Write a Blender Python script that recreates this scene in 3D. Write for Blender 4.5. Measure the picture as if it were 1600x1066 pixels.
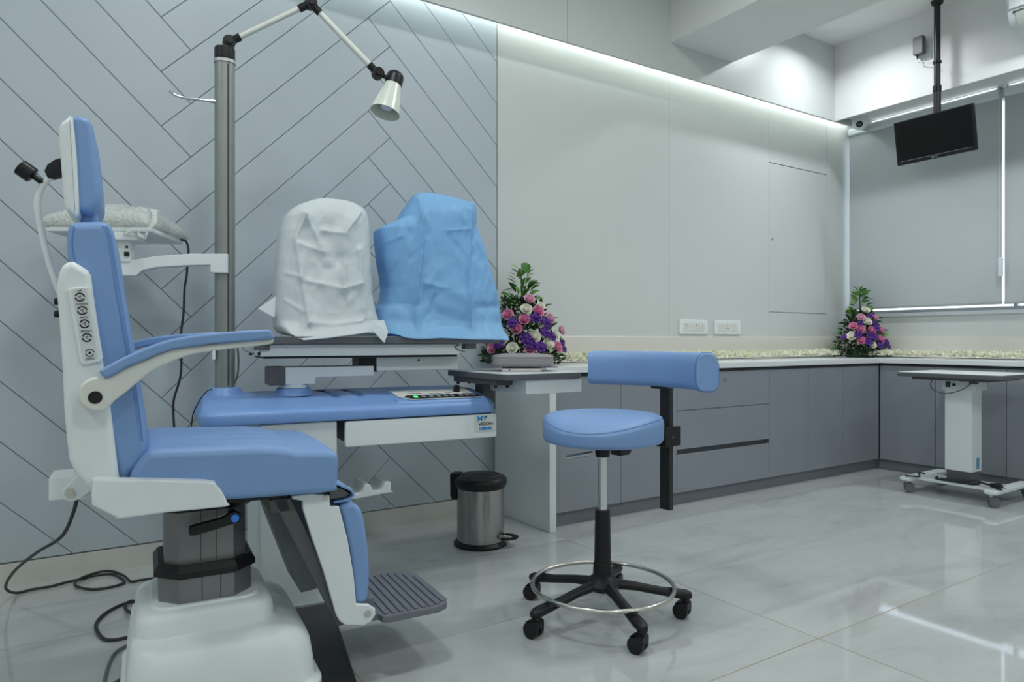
import bpy, bmesh, math, random
from mathutils import Vector, Matrix, noise
random.seed(7)
PI = math.pi
S = bpy.context.scene
for o in list(bpy.data.objects): bpy.data.objects.remove(o)
COL = S.collection
def R(d): return math.radians(d)

# ------------------------------------------------------------------ camera
cd = bpy.data.cameras.new('camera'); cam = bpy.data.objects.new('camera', cd); COL.objects.link(cam)
cd.sensor_width = 36; cd.lens = 1081.7/1600*36; cd.clip_start = .05
cam.location = (0, 0, .865); cam.rotation_euler = (R(90-.08), 0, R(56.925-90))
S.camera = cam
# ------------------------------------------------------------------ world, lights, exposure
w = bpy.data.worlds.new('world'); S.world = w; w.use_nodes = True
w.node_tree.nodes['Background'].inputs[0].default_value = (.8, .9, 1, 1)
w.node_tree.nodes['Background'].inputs[1].default_value = 2.4
S.view_settings.view_transform = 'Standard'; S.view_settings.look = 'None'
S.view_settings.gamma = 1; S.view_settings.use_curve_mapping = False
S.view_settings.exposure = 0.0
LAMP_COL = (.97, 1.0, .985)
DOWNLIGHTS = [(-1.3, 1.55, 12, .34), (.5, 1.55, 12, .34), (2.1, 1.5, 12, .34), (-1.3, -1.1, 13, .34), (.5, -1.1, 13, .34), (2.2, -1.1, 13, .34),
              (4.0, 2.42, 7.5, .14), (3.95, 1.25, 11, .14), (3.95, -.6, 11, .14)]
LED_LEFT = 9.5
LED_RIGHT = 1.3
for i, (x, y, p, s) in enumerate(DOWNLIGHTS):
    ld = bpy.data.lights.new('downlight_light', 'AREA'); ld.shape = 'DISK'; ld.size = s; ld.energy = p; ld.color = LAMP_COL if x < 3 else (.93, .96, 1)
    if x > 3: ld.spread = R(150)
    lo = bpy.data.objects.new('downlight_light', ld); COL.objects.link(lo); lo.location = (x, y, 2.878)

# ------------------------------------------------------------------ materials
def srgb(h):
    v = [int(h[i:i+2], 16)/255 for i in (0, 2, 4)]
    return tuple(c/12.92 if c <= .04045 else ((c+.055)/1.055)**2.4 for c in v) + (1,)
def mat(name, hexc, rough=.5, metal=0, var=.04, scale=12, bump=0, bscale=200, spec=.5, sub=0, coat=0, trans=0):
    m = bpy.data.materials.new(name); m.use_nodes = True; nt = m.node_tree; b = nt.nodes['Principled BSDF']
    c = srgb(hexc)
    tc = nt.nodes.new('ShaderNodeTexCoord')
    n = nt.nodes.new('ShaderNodeTexNoise'); n.inputs['Scale'].default_value = scale; n.inputs['Detail'].default_value = 4
    nt.links.new(tc.outputs['Object'], n.inputs['Vector'])
    r = nt.nodes.new('ShaderNodeValToRGB')
    r.color_ramp.elements[0].position = .3; r.color_ramp.elements[1].position = .7
    r.color_ramp.elements[0].color = tuple(x*(1-var) for x in c[:3]) + (1,); r.color_ramp.elements[1].color = tuple(min(1, x*(1+var)) for x in c[:3]) + (1,)
    nt.links.new(n.outputs['Fac'], r.inputs['Fac']); nt.links.new(r.outputs['Color'], b.inputs['Base Color'])
    b.inputs['Roughness'].default_value = rough; b.inputs['Metallic'].default_value = metal
    b.inputs['Specular IOR Level'].default_value = spec
    if coat: b.inputs['Coat Weight'].default_value = coat; b.inputs['Coat Roughness'].default_value = .1
    if trans: b.inputs['Transmission Weight'].default_value = trans
    if sub: b.inputs['Subsurface Weight'].default_value = sub; b.inputs['Subsurface Radius'].default_value = (.02, .02, .02)
    if bump:
        n2 = nt.nodes.new('ShaderNodeTexNoise'); n2.inputs['Scale'].default_value = bscale; n2.inputs['Detail'].default_value = 3
        nt.links.new(tc.outputs['Object'], n2.inputs['Vector'])
        bp = nt.nodes.new('ShaderNodeBump'); bp.inputs['Strength'].default_value = bump; bp.inputs['Distance'].default_value = .002
        nt.links.new(n2.outputs['Fac'], bp.inputs['Height']); nt.links.new(bp.outputs['Normal'], b.inputs['Normal'])
    return m
def emis(name, col, st):
    m = bpy.data.materials.new(name); m.use_nodes = True; b = m.node_tree.nodes['Principled BSDF']
    b.inputs['Base Color'].default_value = col; b.inputs['Emission Color'].default_value = col; b.inputs['Emission Strength'].default_value = st
    return m
M = {}
M['wall'] = mat('white_laminate', 'CED3D1', .35, var=.01, scale=2)
M['plaster'] = mat('white_plaster', 'E8EAE8', .7, var=.012, scale=3, bump=.05, bscale=80)
M['plank'] = mat('grey_plank_laminate', 'B5C0C8', .45, var=.015, scale=3)
M['plank_back'] = mat('plank_groove', 'CDD3D5', .7)
M['skirt'] = mat('stone_skirting', 'CBCDC6', .3, var=.05, scale=6)
M['cream'] = mat('cream_backsplash', 'E0DDD3', .4, var=.01)
M['cab'] = mat('grey_laminate', '888E97', .4, var=.03, scale=4)
M['cabdark'] = mat('grey_gap', '4C5158', .6)
M['kick'] = mat('grey_plinth', '7B8088', .5)
M['counter'] = mat('white_solid_surface', 'DDE2E4', .3, var=.01)
M['white'] = mat('white_enamel', 'E3EBEC', .38, var=.012)
M['white2'] = mat('white_plastic', 'D9E2E4', .35, var=.01)
M['ivory'] = mat('ivory_plastic', 'DBDED8', .35, var=.01)
M['blue'] = mat('blue_vinyl', '7C9FD0', .45, var=.03, scale=8, bump=.12, bscale=500)
M['blueplastic'] = mat('blue_moulded_plastic', '789FD8', .4, var=.015)
M['seam'] = mat('blue_stitch', '6A93CB', .6)
M['black'] = mat('black_plastic', '17181A', .42, var=.1, spec=.35)
M['black2'] = mat('matt_black_steel', '202224', .45, var=.1)
M['dgrey'] = mat('dark_grey_metal', '55585A', .45, var=.05)
M['floorplate'] = mat('black_floor_plate', '2B2D30', .5, var=.1)
M['rear'] = mat('grey_steel_panel', '7C8785', .45, var=.03)
M['column'] = mat('brushed_dark_steel', '7C8080', .4, metal=.6, var=.05)
M['pole'] = mat('anodised_aluminium', '8F9591', .42, metal=.55, var=.04)
M['groove'] = mat('dark_groove', '3A3B3A', .6)
M['chrome'] = mat('chrome', 'D8DADC', .12, metal=1, var=.02)
M['steelring'] = mat('satin_steel', 'C9C8C0', .22, metal=1, var=.03)
M['foot'] = mat('grey_rubber_tread', '6E727C', .55, var=.05)
M['traygrey'] = mat('slate_edge_laminate', '5A5E63', .45, var=.04)
M['screen'] = mat('black_screen', '0A0B0C', .3, spec=.25)
M['btnblue'] = mat('blue_button', '2F86E8', .4)
M['led'] = emis('green_indicator', (.1, .8, .25, 1), .6)
M['btn'] = mat('grey_button', '7E868C', .5)
M['ink'] = mat('black_print', '1E2326', .6)
M['inkblue'] = mat('blue_print', '2A8FD4', .6)
M['label'] = mat('silver_label', 'D3D9D6', .35, var=.01)
M['alu'] = mat('aluminium_trim', 'B9BCBE', .35, metal=.7)
M['rubber'] = mat('black_cable_rubber', '2A2D30', .55)
M['gcable'] = mat('grey_cable_rubber', '6B7070', .55)
M['caster'] = mat('grey_caster_rubber', '5E636A', .5)
M['taupe'] = mat('taupe_leather', '8E8A8E', .55, var=.04, bump=.2, bscale=300)
M['pale'] = mat('pale_plastic', 'CFCBCB', .4)
M['glass'] = mat('window_glass', 'F4FAFF', .02, trans=1)
M['ledl'] = emis('cove_led_strip', (.94, 1, .955, 1), LED_LEFT)
M['ledr'] = emis('blind_led_strip', (.95, .98, 1, 1), LED_RIGHT)
M['lampon'] = emis('downlight_diffuser', (.95, 1, .98, 1), 4)
M['bulb'] = mat('frosted_bulb', 'D9DEE2', .3)
M['shade'] = mat('cream_enamel_shade', 'D5DDD2', .25, var=.01, coat=.3)
M['leaf'] = mat('green_leaf', '3F6B33', .5, var=.25, scale=30)
M['leafl'] = mat('light_green_leaf', '6C9A4C', .5, var=.2, scale=30)
M['foliage'] = mat('dark_foliage', '2B4629', .6, var=.3, scale=40)
M['rosep'] = mat('pink_petals', 'EEA0C6', .55, var=.15, scale=60)
M['rosel'] = mat('light_pink_petals', 'F0C2D8', .55, var=.12, scale=60)
M['rosew'] = mat('white_petals', 'F8F8EA', .55, var=.06, scale=60)
M['purple'] = mat('purple_petals', '6A3C9E', .6, var=.25, scale=60)
M['mum'] = mat('pale_green_white_petals', 'FAFBE2', .6, var=.12, scale=25)
M['yellow'] = mat('yellow_petals', 'F0E02A', .6)
M['tag'] = mat('yellow_green_sticker', 'B9C21E', .5)
M['blindbar'] = mat('blind_bottom_bar', 'A8AEB2', .4)
M['chain'] = mat('clear_bead_chain', 'D7E0E8', .25)

def floor_mat():
    m = bpy.data.materials.new('polished_marble_tile'); m.use_nodes = True; nt = m.node_tree; b = nt.nodes['Principled BSDF']
    g = nt.nodes.new('ShaderNodeNewGeometry'); oi = nt.nodes.new('ShaderNodeObjectInfo')
    ad = nt.nodes.new('ShaderNodeVectorMath'); ad.operation = 'MULTIPLY_ADD'
    nt.links.new(oi.outputs['Random'], ad.inputs[0]); ad.inputs[1].default_value = (9, 7, 3); nt.links.new(g.outputs['Position'], ad.inputs[2])
    mp = nt.nodes.new('ShaderNodeMapping'); mp.inputs['Scale'].default_value = (.8, 2.2, 1); mp.inputs['Rotation'].default_value = (0, 0, .35)
    nt.links.new(ad.outputs[0], mp.inputs['Vector'])
    n = nt.nodes.new('ShaderNodeTexNoise'); n.inputs['Scale'].default_value = 2.2; n.inputs['Detail'].default_value = 8; n.inputs['Roughness'].default_value = .62; n.inputs['Distortion'].default_value = 1.2
    nt.links.new(mp.outputs[0], n.inputs['Vector'])
    r = nt.nodes.new('ShaderNodeValToRGB'); e = r.color_ramp.elements
    e[0].position = .3; e[0].color = srgb('A6ABAB'); e[1].position = .62; e[1].color = srgb('B7BCBB')
    x = e.new(.46); x.color = srgb('B1B6B5')
    nt.links.new(n.outputs['Fac'], r.inputs['Fac']); nt.links.new(r.outputs[0], b.inputs['Base Color'])
    b.inputs['Roughness'].default_value = .05; b.inputs['Specular IOR Level'].default_value = .6
    return m
M['tile'] = floor_mat(); M['grout'] = mat('tan_grout', 'A09378', .8)
def blind_mat():
    m = bpy.data.materials.new('grey_roller_fabric'); m.use_nodes = True; nt = m.node_tree; b = nt.nodes['Principled BSDF']
    tc = nt.nodes.new('ShaderNodeTexCoord'); mp = nt.nodes.new('ShaderNodeMapping'); mp.inputs['Scale'].default_value = (10, 60, 500)
    nt.links.new(tc.outputs['Object'], mp.inputs[0]); n = nt.nodes.new('ShaderNodeTexNoise'); n.inputs['Scale'].default_value = 1; n.inputs['Detail'].default_value = 3
    nt.links.new(mp.outputs[0], n.inputs['Vector']); r = nt.nodes.new('ShaderNodeValToRGB')
    r.color_ramp.elements[0].color = srgb('B0B7BB'); r.color_ramp.elements[1].color = srgb('BFC6C9')
    nt.links.new(n.outputs['Fac'], r.inputs[0]); nt.links.new(r.outputs[0], b.inputs['Base Color']); b.inputs['Roughness'].default_value = .8
    return m
M['blind'] = blind_mat()
def cloth_mat(name, hexc, tr):
    m = mat(name, hexc, .42, var=.03, scale=6, bump=.15, bscale=35, spec=.4)
    nt = m.node_tree; b = nt.nodes['Principled BSDF']; out = nt.nodes['Material Output']
    t = nt.nodes.new('ShaderNodeBsdfTranslucent'); t.inputs[0].default_value = srgb(hexc)
    mx = nt.nodes.new('ShaderNodeMixShader'); mx.inputs[0].default_value = tr
    nt.links.new(b.outputs[0], mx.inputs[1]); nt.links.new(t.outputs[0], mx.inputs[2]); nt.links.new(mx.outputs[0], out.inputs[0])
    return m
M['coverw'] = cloth_mat('white_plastic_sheet', 'F2F8FA', .42); M['coverb'] = cloth_mat('blue_plastic_sheet', 'A6DAFC', .45)
def bubble_mat():
    m = bpy.data.materials.new('bubble_wrap_film'); m.use_nodes = True; nt = m.node_tree; b = nt.nodes['Principled BSDF']; out = nt.nodes['Material Output']
    b.inputs['Base Color'].default_value = srgb('E6ECEA'); b.inputs['Roughness'].default_value = .12
    tc = nt.nodes.new('ShaderNodeTexCoord'); v = nt.nodes.new('ShaderNodeTexVoronoi'); v.inputs['Scale'].default_value = 105
    nt.links.new(tc.outputs['Object'], v.inputs['Vector']); bp = nt.nodes.new('ShaderNodeBump'); bp.inputs['Strength'].default_value = 1; bp.inputs['Distance'].default_value = .004; bp.invert = True
    nt.links.new(v.outputs['Distance'], bp.inputs['Height']); nt.links.new(bp.outputs[0], b.inputs['Normal'])
    tr = nt.nodes.new('ShaderNodeBsdfTransparent'); mx = nt.nodes.new('ShaderNodeMixShader'); mx.inputs[0].default_value = .5
    nt.links.new(b.outputs[0], mx.inputs[1]); nt.links.new(tr.outputs[0], mx.inputs[2]); nt.links.new(mx.outputs[0], out.inputs[0])
    return m
M['bubble'] = bubble_mat()

# ------------------------------------------------------------------ mesh helpers
def nb(): return bmesh.new()
def finish(bm, name, m, smooth=True, angle=38):
    bmesh.ops.recalc_face_normals(bm, faces=bm.faces[:])
    me = bpy.data.meshes.new(name); bm.to_mesh(me); bm.free()
    if smooth:
        me.shade_smooth()
        try: me.set_sharp_from_angle(angle=R(angle))
        except Exception: pass
    me.materials.append(m if not isinstance(m, str) else M[m])
    return me
def obj(name, bm, m, parent=None, smooth=True, loc=None, rot=None, angle=38, wn=True):
    me = finish(bm, name, m, smooth, angle) if isinstance(bm, bmesh.types.BMesh) else bm
    o = bpy.data.objects.new(name, me); COL.objects.link(o)
    if smooth and isinstance(bm, bmesh.types.BMesh) and wn: wm = o.modifiers.new('normals', 'WEIGHTED_NORMAL'); wm.keep_sharp = True
    if parent: o.parent = parent
    if loc: o.location = loc
    if rot: o.rotation_euler = rot
    return o
def tag(o, label, cat=None, group=None):
    o['label'] = label
    if cat: o['category'] = cat
    if group: o['group'] = group
    return o
def thing(name, label, cat, loc=(0, 0, 0), rz=0, group=None):
    o = bpy.data.objects.new(name, None); COL.objects.link(o); o.location = loc; o.rotation_euler = (0, 0, R(rz)); o.empty_display_size = .05
    return tag(o, label, cat, group)
def struct(name, bm, m, label=None, smooth=False):
    o = obj(name, bm, m, None, smooth); o['kind'] = 'structure'
    if label: o['label'] = label; 
    return o
def box(bm, x0, x1, y0, y1, z0, z1, bev=0, seg=2):
    vs = [bm.verts.new((x, y, z)) for x in (x0, x1) for y in (y0, y1) for z in (z0, z1)]
    fs = [bm.faces.new([vs[i] for i in f]) for f in ((0, 1, 3, 2), (4, 6, 7, 5), (0, 4, 5, 1), (2, 3, 7, 6), (0, 2, 6, 4), (1, 5, 7, 3))]
    if bev:
        es = set(e for f in fs for e in f.edges)
        bmesh.ops.bevel(bm, geom=list(es), offset=bev, segments=seg, profile=.5, affect='EDGES')
    return bm
def B(*a, **k): return box(nb(), *a, **k)
def frame_axes(d):
    d = Vector(d).normalized(); up = Vector((0, 0, 1)) if abs(d.z) < .95 else Vector((1, 0, 0))
    a = d.cross(up).normalized(); return a, d.cross(a).normalized()
def ringat(bm, c, a, b, r, n): return [bm.verts.new(Vector(c) + a*(r*math.cos(2*PI*i/n)) + b*(r*math.sin(2*PI*i/n))) for i in range(n)]
def bridge(bm, r0, r1):
    n = len(r0)
    for i in range(n): bm.faces.new((r0[i], r0[(i+1) % n], r1[(i+1) % n], r1[i]))
def cyl(bm, p0, p1, r0, r1=None, n=24, bev=0):
    r1 = r0 if r1 is None else r1
    p0, p1 = Vector(p0), Vector(p1); a, b = frame_axes(p1-p0); d = (p1-p0).normalized()
    if bev:
        rs = [ringat(bm, p0, a, b, r0-bev, n), ringat(bm, p0+d*bev*.3, a, b, r0-bev*.3, n), ringat(bm, p0+d*bev, a, b, r0, n), ringat(bm, p1-d*bev, a, b, r1, n), ringat(bm, p1-d*bev*.3, a, b, r1-bev*.3, n), ringat(bm, p1, a, b, r1-bev, n)]
    else: rs = [ringat(bm, p0, a, b, r0, n), ringat(bm, p1, a, b, r1, n)]
    for i in range(len(rs)-1): bridge(bm, rs[i], rs[i+1])
    bm.faces.new(rs[0]); bm.faces.new(rs[-1]); return bm
def smooth_path(pts, k=6, closed=False):
    P = [Vector(p) for p in pts]; n = len(P); out = []
    rng = range(n) if closed else range(n-1)
    for i in rng:
        p0 = P[(i-1) % n] if closed or i > 0 else P[0]*2-P[1]; p1 = P[i]; p2 = P[(i+1) % n]
        p3 = P[(i+2) % n] if closed or i+2 < n else P[-1]*2-P[-2]
        for j in range(k):
            t = j/k; out.append(.5*((2*p1)+(p2-p0)*t+(2*p0-5*p1+4*p2-p3)*t*t+(3*p1-p0-3*p2+p3)*t**3))
    if not closed: out.append(P[-1])
    return out
def tube(bm, path, r, n=8, closed=False, smooth=6):
    P = smooth_path(path, smooth, closed) if smooth else [Vector(p) for p in path]
    N = len(P); rings = []; a = None
    for i, p in enumerate(P):
        d = (P[(i+1) % N]-P[i-1]) if closed or 0 < i < N-1 else (P[1]-P[0] if i == 0 else P[-1]-P[-2])
        if d.length < 1e-9: d = Vector((0, 0, 1))
        d.normalize()
        if a is None: a, b = frame_axes(d)
        else:
            a = (a-d*a.dot(d)); a = a.normalized() if a.length > 1e-6 else frame_axes(d)[0]
            b = d.cross(a)
        rr = r(i/(N-1)) if callable(r) else r
        rings.append(ringat(bm, p, a, b, rr, n))
    for i in range(N-1): bridge(bm, rings[i], rings[i+1])
    if closed:
        # align the seam
        r0, r1 = rings[-1], rings[0]
        k = min(range(n), key=lambda s: sum((r0[j].co-r1[(j+s) % n].co).length for j in range(n)))
        bridge(bm, r0, [r1[(j+k) % n] for j in range(n)])
    else: bm.faces.new(rings[0]); bm.faces.new(rings[-1])
    return bm
def lathe(bm, prof, c=(0, 0, 0), n=32, T=None):
    rings = []
    for r, z in prof:
        if r < 1e-6: rings.append([bm.verts.new((c[0], c[1], c[2]+z))])
        else: rings.append([bm.verts.new((c[0]+r*math.cos(2*PI*i/n), c[1]+r*math.sin(2*PI*i/n), c[2]+z)) for i in range(n)])
    for r0, r1 in zip(rings, rings[1:]):
        if len(r0) == 1 and len(r1) == 1: continue
        if len(r0) == 1:
            for i in range(n): bm.faces.new((r0[0], r1[i], r1[(i+1) % n]))
        elif len(r1) == 1:
            for i in range(n): bm.faces.new((r0[i], r0[(i+1) % n], r1[0]))
        else: bridge(bm, r0, r1)
    if T is not None: bmesh.ops.transform(bm, matrix=T, verts=[v for r in rings for v in r])
    return bm
def ccw(o): return sum(o[i-1][0]*o[i][1]-o[i][0]*o[i-1][1] for i in range(len(o))) > 0
def smooth2(o, k=3): return [(p.x, p.y) for p in smooth_path([(a, b, 0) for a, b in o], k, True)]
def inset(o, d):
    n = len(o); s = 1 if ccw(o) else -1; out = []
    for i in range(n):
        p, q, t = Vector(o[i-1]), Vector(o[i]), Vector(o[(i+1) % n])
        e1 = (q-p); e2 = (t-q)
        n1 = Vector((-e1.y, e1.x)).normalized()*s if e1.length > 1e-9 else Vector((0, 0)); n2 = Vector((-e2.y, e2.x)).normalized()*s if e2.length > 1e-9 else Vector((0, 0))
        m = n1+n2
        m = m/max(.5, m.length_squared/2) if m.length > 1e-6 else n1
        out.append(q+m*d)
    for it in range(10):      # collapse edges that the offset turned round
        bad = False
        for i in range(n):
            e0 = Vector(o[(i+1) % n])-Vector(o[i]); e1 = out[(i+1) % n]-out[i]
            if e0.dot(e1) < -1e-12: c = (out[i]+out[(i+1) % n])/2; out[i] = c.copy(); out[(i+1) % n] = c.copy(); bad = True
        if not bad: break
    return [tuple(q) for q in out]
def slab(bm, outl, y0, y1, r=.004, n=3, plane='xz', k=0):
    """outline (a,b) extruded along the third axis from y0 to y1 with rounded rims of radius r"""
    o = smooth2(outl, k) if k else list(outl)
    lev = []
    for i in range(n+1):
        t = PI/2*i/n; lev.append((y0+r*(1-math.sin(t)), r*(1-math.cos(t))))
    lev = [(y0+r*(1-math.cos(PI/2*i/n)), r*(1-math.sin(PI/2*i/n))) for i in range(n+1)]
    lev += [(y1-(y-y0), d) for y, d in reversed(lev)]
    mp = {'xz': lambda a, b, y: (a, y, b), 'xy': lambda a, b, y: (a, b, y), 'yz': lambda a, b, y: (y, a, b)}[plane]
    rings = [[bm.verts.new(mp(a, b, y)) for a, b in (inset(o, d) if d > 1e-7 else o)] for y, d in lev]
    for r0, r1 in zip(rings, rings[1:]): bridge(bm, r0, r1)
    bm.faces.new(rings[0]); bm.faces.new(rings[-1]); return bm
def rrect(x0, x1, y0, y1, r, n=4):
    out = []
    for cx, cy, a in ((x1-r, y0+r, -90), (x1-r, y1-r, 0), (x0+r, y1-r, 90), (x0+r, y0+r, 180)):
        for i in range(n+1):
            t = R(a+90*i/n); out.append((cx+r*math.cos(t), cy+r*math.sin(t)))
    return out
def stack(bm, levels, cap0=True, cap1=True):
    """levels: list of (outline, z)"""
    rings = [[bm.verts.new((a, b, z)) for a, b in o] for o, z in levels]
    for r0, r1 in zip(rings, rings[1:]): bridge(bm, r0, r1)
    if cap0: bm.faces.new(rings[0])
    if cap1: bm.faces.new(rings[-1])
    return bm
def ball(bm, c, r, u=16, v=10, sc=(1, 1, 1)):
    m = Matrix.Translation(c) @ Matrix.Diagonal((r*sc[0], r*sc[1], r*sc[2], 1))
    bmesh.ops.create_uvsphere(bm, u_segments=u, v_segments=v, radius=1, matrix=m); return bm
def text(name, s, size, m, parent, loc, rot, ext=.0004, sx=1, bold=0):
    cu = bpy.data.curves.new('t', 'FONT'); cu.body = s; cu.size = size; cu.extrude = ext; cu.align_x = 'CENTER'; cu.align_y = 'CENTER'; cu.offset = bold
    t = bpy.data.objects.new('t', cu); COL.objects.link(t)
    me = bpy.data.meshes.new_from_object(t.evaluated_get(bpy.context.evaluated_depsgraph_get()))
    bpy.data.objects.remove(t); me.name = name; me.materials.clear(); me.materials.append(M[m])
    o = bpy.data.objects.new(name, me); COL.objects.link(o); o.parent = parent; o.location = loc; o.rotation_euler = rot; o.scale = (sx, 1, 1)
    return o

# ================================================================== ROOM SHELL
X0, X1, Y0, Y1, ZC = -2.6, 5.0, -2.6, 3.0, 2.9
fl = struct('floor', B(X0-.1, X1+.2, Y0-.1, Y1+.15, -.06, -.0011), 'grout')
tile_me = {}
def tile(x0, x1, y0, y1):
    k = (round(x1-x0, 3), round(y1-y0, 3)); g = .0018
    if k not in tile_me:
        bm = nb(); stack(bm, [(rrect(g, k[0]-g, g, k[1]-g, .001, 1), -.003), (rrect(g, k[0]-g, g, k[1]-g, .001, 1), -.0006), (rrect(g+.0006, k[0]-g-.0006, g+.0006, k[1]-g-.0006, .001, 1), 0)], cap0=False)
        tile_me[k] = finish(bm, 'tile', 'tile', False)
    o = obj('tile', tile_me[k], None, fl); o.location = (x0, y0, 0)
xs = [X0, -1.752, -.557, .638, 1.838, 3.038, 4.238, X1]; ys = [Y0, -2.405, -1.805, -1.205, -.605, -.005, .595, 1.195, 1.795, 2.395, Y1]
for a, b in zip(xs, xs[1:]):
    for c, d in zip(ys, ys[1:]): tile(a, b, c, d)

ceil = struct('ceiling', B(X0-.1, X1+.2, Y0-.1, Y1+.15, ZC, ZC+.08), 'plaster')
struct('trim_1', B(2.9, 3.42, Y0, 2.8, 2.553, ZC), 'plaster', 'white ceiling beam crossing the room')
struct('wall_back', B(X0-.1, X0, Y0-.1, Y1+.15, 0, ZC), 'plaster')
struct('wall_near', B(X0, X1+.2, Y0-.1, Y0, 0, ZC), 'plaster')
# left wall: backing + herringbone planks + white laminate panels
wl = struct('wall_left', B(X0, X1+.2, 3.0, 3.15, 0, ZC), 'plank_back')
def clip(poly, f):
    out = []
    for i in range(len(poly)):
        p, q = poly[i-1], poly[i]; a, b = f(p), f(q)
        if a >= 0: 
            if b < 0: out.append(tuple(p[k]+(q[k]-p[k])*a/(a-b) for k in (0, 1)))
        elif b >= 0: out.append(tuple(p[k]+(q[k]-p[k])*a/(a-b) for k in (0, 1)))
        if b >= 0: out.append(q)
    return out
PX1, PZ0, PZ1, PX0 = 1.853, .087, 2.5, -1.35
PIT, HW = .2107, .10535
LL = .843
def plank(poly):
    for f in (lambda p: PX1-p[0], lambda p: p[1]-PZ0, lambda p: PZ1-p[1], lambda p: p[0]-PX0):
        poly = clip(poly, f)
        if len(poly) < 3: return
    ar = abs(sum(poly[i-1][0]*poly[i][1]-poly[i][0]*poly[i-1][1] for i in range(len(poly))))/2
    if ar < 2e-4: return
    o1 = inset(poly, .0006); o2 = inset(poly, .0026)
    bm = nb(); rings = [[bm.verts.new((a, y, b)) for a, b in o] for o, y in ((o1, 3.0), (o1, 2.9885), (o2, 2.985))]
    bridge(bm, rings[0], rings[1]); bridge(bm, rings[1], rings[2]); bm.faces.new(rings[2])
    obj('plank', bm, 'plank', wl, smooth=False)
for k in range(-13, 13):
    # A planks falling to the right of the right zigzag
    px, pz = 1.168, 1.904+PIT*k        # P_k ; Q_k = P_k+(HW,-HW); P_{k+1}=P_k-(0,PIT)
    Q = (px+HW, pz-HW); P2 = (px, pz-PIT)
    plank([P2, Q, (Q[0]+LL, Q[1]-LL), (P2[0]+LL, P2[1]-LL)])
    # B planks rising from the left zigzag to the right one: right end P_k..Q_k
    Pk = (px, pz); plank([Pk, Q, (Q[0]-LL-0, Q[1]-LL), (Pk[0]-LL, Pk[1]-LL)])
    # A planks falling to the left zigzag: right end from P' to Q'
    qx, qz = 1.168-LL+HW, pz-LL-HW      # lower right end corner of a B plank start
    a = (1.168-LL, pz-LL); b = (1.168-LL+HW, pz-LL+HW)
    plank([a, b, (b[0]-LL, b[1]+LL), (a[0]-LL, a[1]+LL)])
    # B planks beyond, further left
    c = (1.168-2*LL, pz); d = (c[0]+HW, c[1]-HW)
    plank([c, d, (d[0]-LL, d[1]-LL), (c[0]-LL, c[1]-LL)])
def wpanel(name, x0, x1, z0, z1, y=2.988, g=.0015):
    return obj(name, B(x0+g, x1-g, y, 3.0, z0+g, z1-g, bev=.0008, seg=1), 'wall', wl, smooth=False)
wpanel('wall_panel', 1.857, 3.08, .05, 2.5); wpanel('wall_panel', 3.08, 4.028, .05, 2.5)
wpanel('wall_panel', 4.028, 4.69, .05, 1.055); wpanel('wall_panel', 4.028, 4.69, 2.074, 2.5); wpanel('wall_panel', 4.69, 5.0, .05, 2.5)
hp = wpanel('access_door', 4.028, 4.69, 1.055, 2.074, y=2.989, g=.003)
bm = nb(); cyl(bm, (4.065, 2.9895, 1.555), (4.065, 2.985, 1.555), .009, n=16); obj('lock', bm, 'alu', hp)
obj('edge_strip', B(1.8535, 1.8565, 2.984, 3.0, .087, 2.5), 'alu', wl, smooth=False)
obj('splash_panel', B(1.872, 5.0, 2.976, 3.0, .745, .886, bev=.002, seg=1), 'cream', wl)
bb = struct('baseboard_left', B(X0, 1.832, 2.986, 3.0, 0, .083), 'skirt')
# bulkheads with the light coves behind their lips
tl = struct('trim_2', B(X0, X1, 2.815, 3.0, 2.52, ZC), 'plaster', 'white bulkhead over the panelled wall')
for a, b in ((X0, -.25), (-.25, 2.161), (2.161, X1)): obj('bulkhead_panel', B(a+.001, b-.001, 2.8, 2.815, 2.381, ZC, bev=.0008, seg=1), 'wall', tl, smooth=False)
obj('led_strip', B(X0+.1, 4.95, 2.925, 2.940, 2.490, 2.498), 'ledl', tl, smooth=False)
tr_ = struct('trim_3', B(4.505, X1, Y0, 2.8, 2.47, ZC), 'plaster', 'white bulkhead over the window blinds')
obj('bulkhead_panel', B(4.49, 4.505, Y0, 2.8, 2.381, ZC), 'plaster', tr_, smooth=False)
obj('led_strip', B(4.958, 4.966, 2.0, 2.9, 2.454, 2.459), 'ledr', tr_, smooth=False)
obj('led_strip', B(4.958, 4.966, 1.02, 1.93, 2.454, 2.459), 'ledr', tr_, smooth=False)
# right wall with the window opening
WY0, WY1, WZ0, WZ1 = .9, 3.0, 1.052, 2.44
bm = nb(); box(bm, X1, X1+.15, Y0, Y1+.15, 0, WZ0); box(bm, X1, X1+.15, Y0, Y1+.15, WZ1, ZC); box(bm, X1, X1+.15, Y0, WY0, WZ0, WZ1); box(bm, X1, X1+.15, WY1, Y1+.15, WZ0, WZ1)
wr = struct('wall_right', bm, 'wall')
obj('splash_panel', B(4.976, 5.0, Y0+.02, 2.976, .745, .886, bev=.002, seg=1), 'cream', wr)
bm = nb()
for y0, y1, z0, z1 in ((WY0, WY1, WZ0, WZ0+.03), (WY0, WY1, WZ1-.03, WZ1), (WY0, WY0+.03, WZ0+.03, WZ1-.03), (WY1-.012, WY1, WZ0+.03, WZ1-.03), (1.93, 1.95, WZ0+.03, WZ1-.03)): box(bm, 5.08, 5.12, y0, y1, z0, z1)
wn = struct('window_1', bm, 'alu')
obj('window_pane', B(5.098, 5.102, WY0+.03, 1.93, WZ0+.03, WZ1-.03), 'glass', wn, smooth=False); obj('window_pane', B(5.098, 5.102, 1.95, WY1-.012, WZ0+.03, WZ1-.03), 'glass', wn, smooth=False)
obj('window_sill', B(4.985, 5.08, WY0, WY1, WZ0-.02, WZ0+.004, bev=.002), 'counter', wn)

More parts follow.
